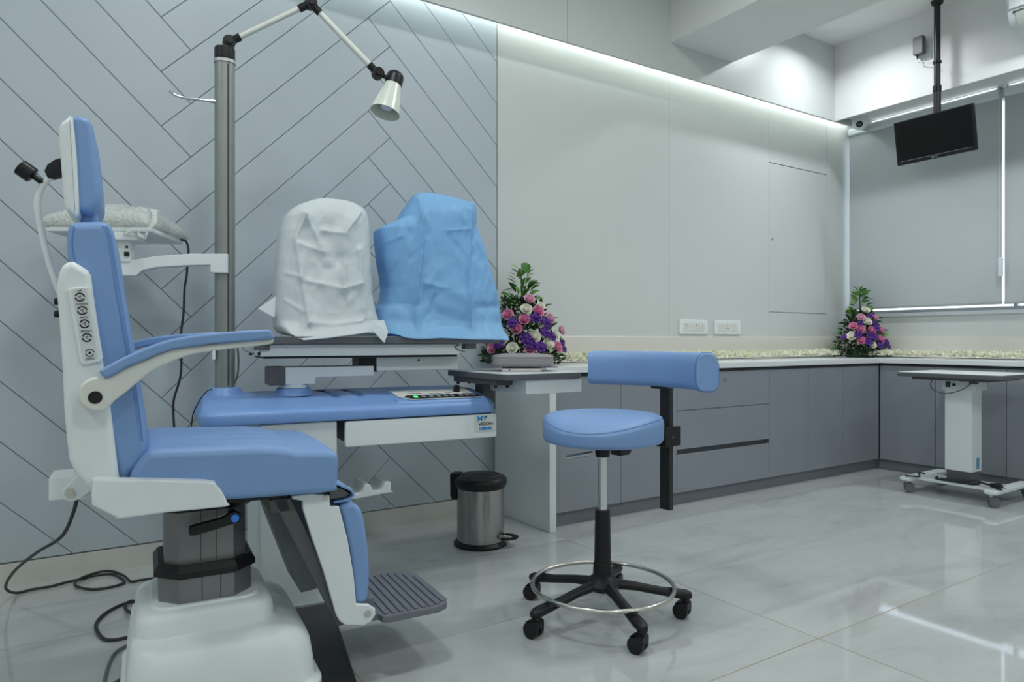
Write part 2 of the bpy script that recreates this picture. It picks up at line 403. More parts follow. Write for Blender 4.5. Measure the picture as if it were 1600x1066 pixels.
# ================================================================== CEILING DOWNLIGHTS (fixtures of the lamps above)
first = None
spots = ['beside the herringbone wall behind the examination chair', 'in front of the herringbone wall above the examination chair', 'above the blue drafting stool', 'in the back corner farthest from the window', 'above the open floor before the chair', 'above the open floor nearest the beam', 'close to the white bulkhead in the window bay', 'in the middle of the window bay', 'near the air conditioner in the window bay']
for i, (x, y, p, s) in enumerate(DOWNLIGHTS):
    t = thing('ceiling_downlight', 'round recessed downlight '+spots[i], 'ceiling light', (x, y, ZC), group='recessed ceiling downlights')
    bm = nb(); lathe(bm, [(s/2, -.001), (s/2+.025, -.001), (s/2+.025, -.008), (s/2+.006, -.014), (s/2, -.012), (s/2, -.001)], n=32); obj('bezel', bm, 'white', t)
    bm = nb(); cyl(bm, (0, 0, -.0005), (0, 0, -.006), s/2-.002, n=32); obj('diffuser', bm, 'lampon', t)

# ================================================================== CABINETS
def cabinet(name, label, fn, cat='cabinet', group='grey base cabinets under the counter'):
    t = thing(name, label, cat, (0, 0, 0), group=None); fn(t); return t
FY, FX, ZB, ZT = 2.545, 4.595, .068, .695       # door faces, bottoms, tops
def face_y(n, x0, x1, z0, z1, t, g=.0015): return obj(n, B(x0+g, x1-g, FY, FY+.018, z0+g, z1-g, bev=.0008, seg=1), 'cab', t, smooth=False)
def face_x(n, y0, y1, z0, z1, t, g=.0015): return obj(n, B(FX, FX+.018, y0+g, y1-g, z0+g, z1-g, bev=.0008, seg=1), 'cab', t, smooth=False)
def carc_y(x0, x1, t): obj('carcass', B(x0+.0005, x1-.0005, FY+.019, 2.974, ZB, .706), 'cabdark', t, smooth=False)
def carc_x(y0, y1, t): obj('carcass', B(FX+.019, 4.974, y0+.0005, y1-.0005, ZB, .706), 'cabdark', t, smooth=False)
def kick_y(x0, x1, t): obj('plinth', B(x0, x1, FY+.03, FY+.045, .0005, ZB-.001), 'kick', t, smooth=False)
def kick_x(y0, y1, t): obj('plinth', B(FX+.03, FX+.045, y0, y1, .0005, ZB-.001), 'kick', t, smooth=False)
t = thing('base_cabinet', 'two-door grey base cabinet behind the stool, next to the white end panel', 'cabinet', (1.874, FY, 0)); t.location = (0, 0, 0)
carc_y(1.874, 2.68, t); kick_y(1.874, 2.68, t); face_y('door', 1.874, 2.293, ZB, ZT, t); face_y('door', 2.293, 2.68, ZB, ZT, t)
t = thing('drawer_cabinet', 'grey three-drawer cabinet with a lock on its top drawer', 'cabinet')
carc_y(2.68, 3.436, t); kick_y(2.68, 3.436, t)
d = face_y('drawer', 2.68, 3.436, .496, ZT, t); bm = nb(); cyl(bm, (3.05, FY+.001, .652), (3.05, FY-.006, .652), .011, n=20, bev=.002); obj('lock', bm, 'steelring', d)
face_y('drawer', 2.68, 3.436, .292, .496, t); face_y('drawer', 2.68, 3.436, ZB, .268, t)
t = thing('base_cabinet', 'narrow single-door grey cabinet right of the drawers', 'cabinet'); carc_y(3.436, 3.81, t); kick_y(3.436, 3.81, t); face_y('door', 3.436, 3.81, ZB, ZT, t)
t = thing('base_cabinet', 'two-door grey cabinet reaching into the corner of the room', 'cabinet'); carc_y(3.81, 4.974, t); kick_y(3.81, FX+.045, t); face_y('door', 3.81, 4.18, ZB, ZT, t); face_y('door', 4.18, FX-.004, ZB, ZT, t)
t = thing('base_cabinet', 'grey single-door cabinet under the window beside the corner', 'cabinet'); carc_x(2.19, FY+.018, t); kick_x(2.19, FY+.03, t); face_x('door', 2.19, FY-.004, ZB, ZT, t)
t = thing('base_cabinet', 'grey single-door cabinet behind the motorised table column', 'cabinet'); carc_x(1.80, 2.19, t); kick_x(1.80, 2.19, t); face_x('door', 1.80, 2.19, ZB, ZT, t)
t = thing('base_cabinet', 'grey two-door cabinet at the right edge behind the motorised table', 'cabinet'); carc_x(1.0, 1.80, t); kick_x(1.0, 1.80, t); face_x('door', 1.40, 1.80, ZB, ZT, t); face_x('door', 1.0, 1.40, ZB, ZT, t)
bm = nb(); slab(bm, [(1.833, 2.53), (4.58, 2.53), (4.58, .98), (4.975, .98), (4.975, 2.975), (1.833, 2.975)], .712, .742, .002, 2, 'xy')
tag(obj('countertop', bm, 'counter'), 'white L-shaped countertop running over all the grey cabinets', 'countertop')
tag(obj('end_panel', B(1.833, 1.870, 2.505, 2.975, .0005, .7115, bev=.001, seg=1), 'counter'), 'tall white end panel closing the left end of the cabinets', 'panel')

# ================================================================== BLINDS
def blind(label, y0, y1, chain_y):
    t = thing('roller_blind', label, 'blind', (4.95, (y0+y1)/2, 1.09)); h = (y1-y0)/2
    bm = nb(); nz = 14
    for i in range(nz):
        pass
    box(bm, -.0008, .0008, -h, h, .012, 1.31); obj('blind_fabric', bm, 'blind', t, smooth=False)
    bm = nb(); slab(bm, rrect(-.009, .009, -.0, .022, .006), -h, h, .002, 2, 'xz'); obj('bottom_bar', bm, 'blindbar', t)
    bm = nb(); slab(bm, rrect(-.03, .03, 1.295, 1.345, .012), -h, h, .003, 2, 'xz'); obj('cassette', bm, 'white2', t)
    for s in (-1, 1): obj('bracket', B(-.034, .034, s*(h-.004)-.003, s*(h-.004)+.003, 1.29, 1.365, bev=.001), 'alu', t)
    # bead chain: two runs joined at a clear weight
    cy = chain_y-(y0+y1)/2; bm = nb()
    for s in (-.007, .007):
        cyl(bm, (-.036, cy+s, .28), (-.036, cy+s, 1.31), .0012, n=6)
        for k in range(86): bmesh.ops.create_icosphere(bm, subdivisions=1, radius=.0032, matrix=Matrix.Translation((-.036, cy+s, .285+k*.012)))
    obj('bead_chain', bm, 'chain', t)
    bm = nb(); slab(bm, rrect(-.044, -.028, .17, .29, .006), cy-.013, cy+.013, .004, 2, 'xz'); obj('chain_weight', bm, 'chain', t)
    return t
blind('wide grey roller blind left of the bead chain, behind the television', 1.9630, 2.966, 1.957)
blind('grey roller blind cut off by the right edge of the photo', 1.0, 1.9490, 1.02)

# ================================================================== TELEVISION, ADAPTER, CAMERA, AIR CONDITIONER
t = thing('television', 'small black flat television hanging from a ceiling pole before the blinds', 'television', (4.375, 2.09, 2.085))
T = Matrix.Rotation(R(-10), 4, 'Y')   # tilted down, facing -X
def tv(bm): bmesh.ops.transform(bm, matrix=T, verts=bm.verts[:]); return bm
bm = nb(); slab(bm, rrect(-.223, .223, -.132, .132, .006), -.018, .012, .004, 2, 'yz'); obj('housing', tv(bm), 'black', t)
bm = nb(); slab(bm, rrect(-.15, .15, -.10, .09, .02), .012, .04, .012, 3, 'yz'); obj('back_cover', tv(bm), 'black', t)
obj('screen', tv(B(-.0195, -.0178, -.212, .212, -.108, .122)), 'screen', t, smooth=False)
obj('chrome_line', tv(B(-.0198, -.018, -.2, .2, -.1115, -.1100)), 'alu', t, smooth=False)
lg = text('brand_letters', 'LG', .017, 'alu', t, T @ Vector((-.0183, -.008, -.122)), (R(90), 0, R(-90))); lg.matrix_local = T @ Matrix.Translation((-.0185, -.006, -.1215)) @ Matrix.Rotation(R(-90), 4, 'Z') @ Matrix.Rotation(R(90), 4, 'X')
bm = nb(); cyl(bm, (-.019, .012, -.1215), (-.0178, .012, -.1215), .006, n=16); obj('brand_disc', tv(bm), 'alu', t)
pz = ZC-2.085
bm = nb(); cyl(bm, (.03, 0, .06), (.03, 0, .30), .0205, n=20); cyl(bm, (.03, 0, .30), (.03, 0, pz-.003), .0175, n=20); obj('pole', bm, 'black2', t)
bm = nb(); cyl(bm, (.03, 0, .44), (.03, 0, .452), .024, n=20); cyl(bm, (.03, 0, .27), (.03, 0, .305), .0235, n=20); obj('pole_clamp', bm, 'black', t)
obj('mount_plate', B(.012, .05, -.06, .06, -.06, .075, bev=.002), 'black2', t)
bm = nb(); cyl(bm, (.03, 0, pz-.02), (.03, 0, pz-.001), .030, .034, n=24); obj('ceiling_flange', bm, 'black2', t)
t = thing('socket_plate', 'white wall socket plate high on the bulkhead behind the grey power adapter', 'socket', (4.489, 2.203, 2.665)); obj('faceplate', B(-.008, 0, -.042, .042, -.065, .065, bev=.003), 'white', t)
t = thing('power_adapter', 'grey plug-in power adapter with thin white wire beside the television pole', 'adapter', (4.48, 2.215, 2.685))
bm = nb(); slab(bm, rrect(-.030, .030, -.055, .055, .006), -.052, -.012, .005, 2, 'yz'); obj('adapter_body', bm, 'dgrey', t)
bm = nb(); cyl(bm, (-.012, 0, .01), (.0005, 0, .01), .018, n=16); obj('plug', bm, 'black', t)
bm = nb(); cyl(bm, (-.03, .012, -.055), (-.03, .012, -.08), .006, .004, n=12); obj('strain_relief', bm, 'black', t)
bm = nb(); tube(bm, [(-.03, .012, -.08), (-.032, .004, -.098), (-.04, -.03, -.108), (-.048, -.055, -.130), (-.050, -.080, -.138)], .0022, 6); obj('wire', bm, 'white2', t)
t = thing('security_camera', 'white dome security camera with black lens in the ceiling corner', 'camera', (4.63, 2.70, 2.381))
t.location = (4.66, 2.72, 2.47); 
bm = nb(); box(bm, -.06, .06, -.06, .06, -.055, -.001, bev=.006); obj('junction_box', bm, 'white', t)
bm = nb(); lathe(bm, [(.046, -.055), (.05, -.062), (.05, -.08), (.04, -.09), (0, -.09)]); obj('collar', bm, 'white', t)
bm = nb(); ball(bm, (-.012, -.006, -.10), .046, 24, 16); obj('eyeball', bm, 'white', t)
dv = Vector((-.80, -.46, -.38)).normalized(); c0 = Vector((-.012, -.006, -.10))
bm = nb(); cyl(bm, c0+dv*.030, c0+dv*.0485, .023, .021, n=28, bev=.002); lensring = obj('lens_ring', bm, 'black', t)
bm = nb(); cyl(bm, c0+dv*.047, c0+dv*.0495, .012, n=20); obj('lens', bm, 'dgrey', lensring)
t = thing('air_conditioner', 'white wall-mounted air conditioner at the upper right corner', 'air conditioner', (4.489, 1.285, 2.53))
prof = [(0, .30), (-.13, .30), (-.175, .285), (-.195, .25), (-.20, .17), (-.19, .10), (-.165, .055), (-.12, .02), (-.06, .0), (0, .0)]
bm = nb(); slab(bm, prof, -.40, .40, .008, 3, 'xz', k=0); obj('body', bm, 'white2', t)
bm = nb(); slab(bm, [(-.12, .29), (-.18, .284), (-.202, .25), (-.207, .17), (-.203, .12), (-.197, .12), (-.198, .17), (-.19, .25), (-.17, .275), (-.12, .285)], -.385, .385, .002, 1, 'xz'); obj('front_panel', bm, 'white', t)
bm = nb(); slab(bm, [(-.193, .10), (-.168, .052), (-.124, .017), (-.12, .021), (-.16, .056), (-.187, .101)], -.36, .36, .001, 1, 'xz'); obj('louvre', bm, 'label', t)
obj('outlet_slot', B(-.192, -.178, -.35, .37, .096, .106), 'black', t, smooth=False)
obj('energy_sticker', B(-.2095, -.2065, .25, .33, .16, .26), 'tag', t, smooth=False)

# ================================================================== WALL SOCKETS ON THE LEFT WALL
def switchplate(label, xc, sock):
    t = thing('socket_plate', label, 'socket', (xc, 2.9885, .946))
    bm = nb(); slab(bm, rrect(-.125, .125, -.045, .045, .008), -.011, 0, .004, 2, 'xz'); obj('faceplate', bm, 'white', t)
    for x0, x1 in (((-.09, .045), (.05, .07), (.073, .095)) if sock else ((-.09, -.05), (-.045, .03), (.04, .065), (.07, .095))):
        o = obj('module', B(x0, x1, -.0135, -.010, -.026, .026, bev=.001), 'ivory', t)
        if x1-x0 > .05:
            bm = nb()
            for cx in ((-.07, .02) if sock else (-.008,)):
                for dx, dz, r in ((0, .011, .0035), (-.008, -.007, .0026), (.008, -.007, .0026)): cyl(bm, (cx+dx, -.0136, dz), (cx+dx, -.0142, dz), r, n=12)
            obj('socket_holes', bm, 'black', o)
switchplate('white double socket plate with visible pin holes above the counter', 3.285, True)
switchplate('white switch plate right of the double socket above the counter', 3.60, False)

# ================================================================== EXAMINATION CHAIR
CH = thing('examination_chair', 'blue vinyl and white powered eye examination chair in the foreground', 'chair', (.295, 1.86, 0), -5)
bm = nb(); slab(bm, [(-.20, -.30), (.325, -.30), (.41, .398), (.02, .398), (-.20, .12)], .0005, .008, .002, 1, 'xy'); tag(obj('floor_plate', bm, 'floorplate', CH), 'black steel floor plate')
# white moulded base cover
def se(x0, x1, y0, y1, r): return rrect(x0, x1, y0, y1, r, 6)
bm = nb(); stack(bm, [(se(-.180, .252, -.236, .235, .07), .0085), (se(-.180, .252, -.236, .235, .07), .052), (se(-.176, .247, -.231, .231, .07), .058), (se(-.170, .238, -.224, .224, .07), .059), (se(-.167, .235, -.221, .222, .07), .10),
    (se(-.163, .229, -.215, .216, .07), .140), (se(-.160, .221, -.209, .209, .068), .160), (se(-.158, .208, -.201, .201, .066), .176), (se(-.156, .192, -.191, .191, .062), .186), (se(-.154, .170, -.175, .172, .058), .192), (se(-.152, .157, -.158, .158, .055), .195), (se(-.150, .152, -.153, .153, .054), .200), (se(-.148, .150, -.151, .151, .054), .228), (se(-.144, .146, -.147, .147, .052), .240), (se(-.136, .138, -.140, .140, .05), .248), (se(-.122, .125, -.134, .134, .048), .251), (se(-.116, .120, -.130, .130, .046), .252), (se(-.114, .118, -.128, .128, .046), .258)])
obj('base_cover', bm, 'white', CH, angle=34)
def octo(x0, x1, y0, y1, c): return [(x0+c, y0), (x1-c, y0), (x1, y0+c), (x1, y1-c), (x1-c, y1), (x0+c, y1), (x0, y1-c), (x0, y0+c)]
lc = obj('lower_column', stack(nb(), [(octo(-.100, .102, -.118, .118, .042), .25), (octo(-.100, .102, -.118, .118, .042), .325)]), 'column', CH, smooth=False)
bm = nb(); [box(bm, x-.0008, x+.0008, -.1188, -.1178, .26, .316) for x in (-.010, .03)]; obj('joint_lines', bm, 'groove', lc, smooth=False)
bm = nb(); stack(bm, [(octo(-.103, .105, -.121, .121, .044), .314), (octo(-.110, .112, -.128, .128, .046), .319), (octo(-.110, .112, -.128, .128, .046), .330), (octo(-.100, .102, -.118, .118, .042), .344), (octo(-.08, .08, -.098, .098, .036), .342)]); obj('collar_ring', bm, 'black', CH, smooth=False)
uc = obj('upper_column', stack(nb(), [(octo(-.088, .090, -.10, .10, .03), .32), (octo(-.088, .090, -.10, .10, .03), .468)]), 'column', CH, smooth=False)
bm = nb(); [box(bm, x-.0008, x+.0008, -.1008, -.0998, .345, .466) for x in (-.012, .022)]; obj('joint_lines', bm, 'groove', uc, smooth=False)
obj('column_head', stack(nb(), [(octo(-.093, .095, -.105, .105, .03), .464), (octo(-.09, .12, -.12, .12, .03), .482), (octo(-.14, .2, -.17, .17, .03), .49), (octo(-.14, .2, -.17, .17, .03), .505)]), 'black', CH, smooth=False)
bm = nb(); slab(bm, [(-.040, .430), (-.030, .422), (.05, .438), (.068, .442), (.072, .455), (.062, .466), (.045, .466), (.03, .456), (-.032, .446), (-.040, .440)], -.165, -.145, .005, 2, 'xz', k=2)
lv = obj('height_lever', bm, 'black', CH); bm = nb(); cyl(bm, (.056, -.169, .453), (.056, -.164, .453), .009, n=20, bev=.001); tag(obj('lever_button', bm, 'btnblue', lv), 'bright blue release button')
bm = nb(); cyl(bm, (.056, -.147, .453), (.056, -.09, .453), .009, n=14); obj('lever_shaft', bm, 'black', lv)
# seat
seat = [(-0.149, 0.592), (-0.138, 0.608), (-0.126, 0.621), (-0.109, 0.628), (-0.034, 0.626), (0.098, 0.621), (0.141, 0.617), (0.167, 0.612), (0.190, 0.605), (0.240, 0.602), (0.272, 0.597), (0.284, 0.584), (0.283, 0.553), (0.280, 0.516), (0.270, 0.501), (0.146, 0.503), (0.030, 0.507), (-0.114, 0.515), (-0.145, 0.537), (-0.156, 0.572)]
bm = nb(); so = smooth2(seat, 3)
NL = 28; rings = []
for i in range(NL+1):
    s = -1+2*i/NL; e = abs(s); y = .225*s
    dd = .0 if e < .90 else .018*(1-math.sqrt(max(0, 1-((e-.90)/.10)**2)))
    o = inset(so, dd) if dd > 1e-5 else so
    ring = []
    for a, b in o:
        up = max(0, min(1, (b-.575)/.04)); dish = .010*math.cos(s*PI/2)*up - .006*up*(1 if e > .8 else 0)*0
        rib = .0022*math.cos(2*PI*s*3.5)*up*(1 if -.06 < a < .2 else 0)*(1 if e < .8 else 0)
        ring.append(bm.verts.new((a, y, b+dish+rib)))
    rings.append(ring)
for r0, r1 in zip(rings, rings[1:]): bridge(bm, r0, r1)
bm.faces.new(rings[0]); bm.faces.new(rings[-1]); obj('seat', bm, 'blue', CH, angle=60)
sp = [(-0.222, 0.578), (-0.217, 0.585), (-0.171, 0.580), (-0.013, 0.561), (0.009, 0.550), (0.024, 0.528), (0.031, 0.508), (0.027, 0.500), (-0.089, 0.501), (-0.171, 0.498), (-0.182, 0.503), (-0.219, 0.529), (-0.223, 0.538)]
for s in (-1, 1):
    bm = nb(); y = sorted((s*.222, s*.252)); slab(bm, sp, y[0], y[1], .006, 3, 'xz', k=2); obj('side_panel', bm, 'white', CH)
# backrest
bp = [(-0.267, 1.101), (-0.255, 1.110), (-0.231, 1.113), (-0.211, 1.115), (-0.197, 1.112), (-0.187, 1.097), (-0.181, 1.064), (-0.172, 0.987), (-0.164, 0.932), (-0.152, 0.855), (-0.140, 0.778), (-0.131, 0.711), (-0.124, 0.661), (-0.123, 0.627), (-0.132, 0.599), (-0.151, 0.579), (-0.181, 0.574), (-0.220, 0.772), (-0.248, 0.986), (-0.267, 1.025), (-0.270, 1.071)]
bm = nb(); slab(bm, bp, -.195, .195, .020, 6, 'xz', k=2); bk = obj('backrest', bm, 'blue', CH, angle=60)
for s in (-1, 1):   # piping along the front edge
    for off in (0, .006):
        bm = nb(); tube(bm, [(a+off, s*(.1940-off*.16), b) for a, b in ((-.206, 1.106), (-.198, 1.091), (-.193, 1.062), (-.183, .987), (-.175, .932), (-.164, .856), (-.152, .778), (-.144, .712), (-.138, .648))], .0012, 6); obj('stitching', bm, 'seam', bk)
    bm = nb(); tube(bm, [(-.257, s*.1935, 1.099), (-.261, s*.1925, 1.07), (-.259, s*.194, 1.04), (-.253, s*.195, 1.011), (-.245, s*.195, .985), (-.234, s*.195, .946)], .0013, 6); obj('stitching', bm, 'seam', bk)
sh = [(-0.276, 1.015), (-0.268, 1.023), (-0.256, 1.026), (-0.232, 1.009), (-0.226, 0.998), (-0.222, 0.959), (-0.216, 0.911), (-0.205, 0.818), (-0.191, 0.719), (-0.176, 0.577), (-0.178, 0.556), (-0.222, 0.554), (-0.237, 0.565), (-0.253, 0.591), (-0.264, 0.619), (-0.268, 0.659), (-0.273, 0.724), (-0.275, 0.794), (-0.281, 0.905), (-0.286, 0.976), (-0.281, 1.002)]
bm = nb(); slab(bm, sh, -.218, .218, .014, 4, 'xz'); shl = obj('back_shell', bm, 'white', CH)
cp = [(-0.266, 0.964), (-0.260, 0.970), (-0.230, 0.974), (-0.225, 0.969), (-0.204, 0.828), (-0.208, 0.821), (-0.237, 0.814), (-0.244, 0.820)]
bm = nb(); slab(bm, cp, -.228, -.212, .003, 2, 'xz'); kp = obj('control_panel', bm, 'white', CH)
ip = [(-0.258, 0.964), (-0.254, 0.969), (-0.236, 0.971), (-0.232, 0.967), (-0.213, 0.832), (-0.216, 0.826), (-0.235, 0.821), (-0.239, 0.826)]
bm = nb(); slab(bm, ip, -.2288, -.227, .0004, 1, 'xz'); obj('keypad', bm, 'label', kp)
BT = [((-0.244, 0.952), 'UP'), ((-0.240, 0.925), 'DOWN'), ((-0.236, 0.898), 'BACK'), ((-0.232, 0.870), 'FRONT'), ((-0.227, 0.839), 'ZERO')]
for i, ((a, b), s) in enumerate(BT):
    bm = nb()
    rr = .0092 if i < 4 else .0082; wd = .0028 if i < 4 else .0018
    for a0, a1 in ((12, 168), (192, 348)):
        vs = []
        for k in range(13):
            th = R(a0+(a1-a0)*k/12-6)
            vs.append([bm.verts.new((a+q*math.cos(th), y, b+q*math.sin(th))) for q, y in ((rr, -.2287), (rr, -.2296), (rr-wd, -.2296), (rr-wd, -.2287))])
        for k in range(12): bridge(bm, vs[k], vs[k+1])
        bm.faces.new(vs[0]); bm.faces.new(vs[-1])
    if i < 4:   # small seat-and-arrow pictogram
        tube(bm, [(a-.003, -.2292, b+.002), (a-.001, -.2292, b-.001), (a+.002, -.2292, b-.003), (a+.003, -.2292, b-.0045)], .0006, 5)
        cyl(bm, (a+.001, -.2291, b+.002), (a+.0012, -.2296, b+.0022), .0016, n=8)
    else: cyl(bm, (a, -.2287, b), (a, -.2296, b), .0026, n=12)
    obj('button', bm, 'ink', kp)
    text('button_word', s, .0062, 'ink', kp, (a-.0005+(.001 if i == 4 else 0), -.2291, b+(.0128 if i < 4 else -.0122)), (R(90), R(-4), 0))
# headrest
hs = [(-0.263, 1.343), (-0.276, 1.338), (-0.286, 1.327), (-0.289, 1.311), (-0.289, 1.293), (-0.284, 1.217), (-0.280, 1.155), (-0.273, 1.142), (-0.266, 1.134), (-0.255, 1.130), (-0.251, 1.158), (-0.255, 1.259)]
hp_ = [(-0.263, 1.347), (-0.251, 1.349), (-0.240, 1.347), (-0.228, 1.333), (-0.222, 1.284), (-0.215, 1.205), (-0.215, 1.173), (-0.221, 1.156), (-0.233, 1.143), (-0.253, 1.145), (-0.258, 1.160), (-0.263, 1.259), (-0.268, 1.326)]
bm = nb(); slab(bm, hp_, -.125, .125, .014, 5, 'xz', k=2); obj('headrest', bm, 'blue', CH, angle=60)
bm = nb(); slab(bm, hs, -.128, .128, .010, 4, 'xz', k=2); obj('headrest_shell', bm, 'white', CH, angle=60)
bm = nb(); slab(bm, [(-0.258, 1.165), (-0.226, 1.165), (-0.222, 1.151), (-0.224, 1.136), (-0.223, 1.121), (-0.227, 1.096), (-0.253, 1.096), (-0.253, 1.122), (-0.259, 1.141)], -.06, .06, .008, 3, 'xz'); obj('headrest_neck', bm, 'blue', CH)
bm = nb(); slab(bm, [(-.262, 1.286), (-.289, 1.282), (-.308, 1.273), (-.321, 1.261), (-.327, 1.246), (-.321, 1.231), (-.31, 1.23), (-.288, 1.24), (-.262, 1.243)], -.013, .013, .004, 2, 'xz'); obj('headrest_bracket', bm, 'black', CH)
bm = nb(); tube(bm, [(-.312, 0, 1.238), (-.325, 0, 1.223), (-.332, 0, 1.211), (-.339, 0, 1.19), (-.341, 0, 1.166), (-.337, 0, 1.134), (-.327, 0, 1.077), (-.315, 0, 1.026), (-.305, 0, .991), (-.291, 0, .955), (-.27, 0, .93)], .0068, 12); obj('headrest_tube', bm, 'white', CH)
bm = nb(); cyl(bm, (-.329, 0, 1.219), (-.352, 0, 1.236), .0065, n=14); cyl(bm, (-.349, 0, 1.234), (-.374, 0, 1.2525), .019, n=9, bev=.003); obj('headrest_knob', bm, 'black', CH)
bm = nb()
for z in (.948, .921): cyl(bm, (-.275, -.10, z), (-.300, -.10, z), .0075, n=14, bev=.002)
obj('stop_buttons', bm, 'black', CH)
# arms
ap = [(-0.207, 0.801), (-0.203, 0.808), (-0.166, 0.830), (-0.125, 0.850), (-0.079, 0.867), (-0.018, 0.878), (0.045, 0.884), (0.107, 0.888), (0.118, 0.883), (0.122, 0.874), (0.120, 0.868), (0.054, 0.862), (-0.005, 0.857), (-0.030, 0.853), (-0.079, 0.846), (-0.125, 0.826), (-0.163, 0.809), (-0.194, 0.790)]
am = [(-0.194, 0.791), (-0.163, 0.810), (-0.125, 0.827), (-0.079, 0.847), (-0.030, 0.854), (0.054, 0.863), (0.120, 0.869), (0.123, 0.862), (0.118, 0.856), (0.054, 0.848), (0.031, 0.846), (-0.017, 0.839), (-0.052, 0.831), (-0.103, 0.808), (-0.132, 0.787), (-0.163, 0.758), (-0.182, 0.742), (-0.194, 0.727), (-0.207, 0.723), (-0.223, 0.725), (-0.238, 0.737), (-0.244, 0.755), (-0.241, 0.774), (-0.229, 0.786), (-0.216, 0.791)]
for s in (-1, 1):
    y = sorted((s*.236, s*.278)); y2 = sorted((s*.232, s*.292))
    bm = nb(); slab(bm, am, y[0], y[1], .006, 3, 'xz', k=2); arm = obj('armrest', bm, 'ivory', CH); arm.location.x = -.055 if s > 0 else 0
    bm = nb(); slab(bm, ap, y2[0], y2[1], .006, 4, 'xz', k=2); obj('arm_pad', bm, 'blue', arm, angle=60)
    bm = nb(); cyl(bm, (-0.215, s*.215, 0.751), (-0.215, s*.240, 0.751), .03, n=28); obj('pivot_boss', bm, 'white', arm)
    bm = nb(); cyl(bm, (-0.215, s*.276, 0.751), (-0.215, s*.2805, 0.751), .0125, n=24, bev=.001); obj('pivot_cap', bm, 'black', arm)
# hinge box at the lower back
bm = nb(); box(bm, -0.312, -0.258, -0.084, 0.02, 0.516, 0.566, bev=.003); obj('hinge_box', bm, 'white', CH)
bm = nb(); slab(bm, [(-.290, .535), (-.284, .518), (-.270, .512), (-.255, .515), (-.215, .545), (-.215, .580), (-.262, .565)], -.094, -.085, .003, 2, 'xz'); hb = obj('hinge_arm', bm, 'white', CH)
bm = nb(); cyl(bm, (-.272, -.094, .532), (-.272, -.101, .532), .010, n=6); cyl(bm, (-.272, -.10, .532), (-.272, -.105, .532), .006, n=14); obj('bolt', bm, 'steelring', hb)
obj('hinge_link', B(-0.258, -0.122, -0.05, 0.05, 0.506, 0.533, bev=.004), 'white', CH)
# leg rest
lp = [(0.208, 0.477), (0.184, 0.484), (0.184, 0.492), (0.230, 0.493), (0.272, 0.483), (0.274, 0.456), (0.296, 0.453), (0.317, 0.370), (0.332, 0.278), (0.339, 0.204), (0.371, 0.197), (0.387, 0.184), (0.388, 0.169), (0.376, 0.154), (0.357, 0.148), (0.311, 0.158), (0.298, 0.169), (0.289, 0.185), (0.258, 0.299), (0.228, 0.391), (0.208, 0.459)]
for s in (-1, 1):
    y = sorted((s*.155, s*.172)); bm = nb(); slab(bm, lp, y[0], y[1], .004, 2, 'xz'); pl = obj('leg_plate', bm, 'white', CH)
    bm = nb(); cyl(bm, (0.367, s*.170, 0.177), (0.367, s*.176, 0.177), .0085, n=20, bev=.001); obj('pivot_pin', bm, 'steelring', pl)
    if s < 0: bm = nb(); cyl(bm, (0.262, -.171, 0.479), (0.261, -.175, 0.479), .006, n=16, bev=.001); obj('screw', bm, 'steelring', pl)
cpad = [(0.301, 0.443), (0.308, 0.454), (0.324, 0.456), (0.343, 0.450), (0.360, 0.429), (0.369, 0.386), (0.378, 0.311), (0.379, 0.233), (0.370, 0.198), (0.342, 0.197), (0.334, 0.245), (0.325, 0.337), (0.308, 0.421)]
bm = nb(); slab(bm, cpad, -.152, .152, .014, 4, 'xz', k=2); obj('calf_pad', bm, 'blue', CH, angle=60)
# folded vinyl flap bridging seat and leg rest
out_ = [(0.276, 0.513), (0.295, 0.503), (0.313, 0.494), (0.329, 0.485), (0.334, 0.475), (0.326, 0.469), (0.308, 0.465), (0.287, 0.463)]
inn = [(0.287, 0.460), (0.309, 0.461), (0.329, 0.464), (0.339, 0.475), (0.332, 0.489), (0.316, 0.500), (0.296, 0.508), (0.277, 0.517)]
bm = nb(); slab(bm, out_+inn, -.158, .158, .001, 1, 'xz'); obj('vinyl_flap', bm, 'blue', CH, angle=70)
bm = nb(); slab(bm, [(0.278, 0.505), (0.313, 0.491), (0.327, 0.477), (0.313, 0.470), (0.278, 0.469)], -.150, .150, .001, 1, 'xz'); obj('flap_lining', bm, 'dgrey', CH)
bm = nb(); slab(bm, [(0.142, 0.466), (0.189, 0.464), (0.298, 0.226), (0.282, 0.191), (0.242, 0.188), (0.230, 0.209), (0.163, 0.394)], .02, .154, .004, 2, 'xz'); obj('rear_panel', bm, 'rear', CH)
bm = nb(); slab(bm, [(0.142, 0.484), (0.184, 0.483), (0.329, 0.153), (0.298, 0.149)], -.150, -.115, .002, 1, 'xz'); obj('lift_strut', bm, 'dgrey', CH)
bm = nb(); slab(bm, [(0.132, 0.484), (0.178, 0.483), (0.184, 0.449), (0.137, 0.451)], -.15, .15, .003, 1, 'xz'); obj('cross_bar', bm, 'dgrey', CH)
# ribbed footplate
fo = [(.382, -.138), (.405, -.138), (.410, -.160), (.422, -.168), (.56, -.166), (.59, -.150), (.603, -.122), (.600, .10), (.585, .135), (.56, .150), (.43, .155), (.382, .145)]
bm = nb(); slab(bm, fo, .140, .158, .003, 2, 'xy'); fp = obj('footplate', bm, 'foot', CH)
bm = nb()
for k in range(9):
    x = .416+k*.0203; e = .015 if k > 7 else .004 if k in (0, 7) else 0
    slab(bm, rrect(x, x+.0125, -.158+e*1.2, .145-e*2-max(0, k-5)*.010, .004, 2), .157, .1625, .002, 2, 'xy')
obj('tread_ribs', bm, 'foot', fp)
bm = nb(); cyl(bm, (.366, -.15, .185), (.366, .15, .185), .012, n=14); box(bm, .357, .40, -.12, .12, .142, .195, bev=.004); obj('footplate_hinge', bm, 'foot', fp)

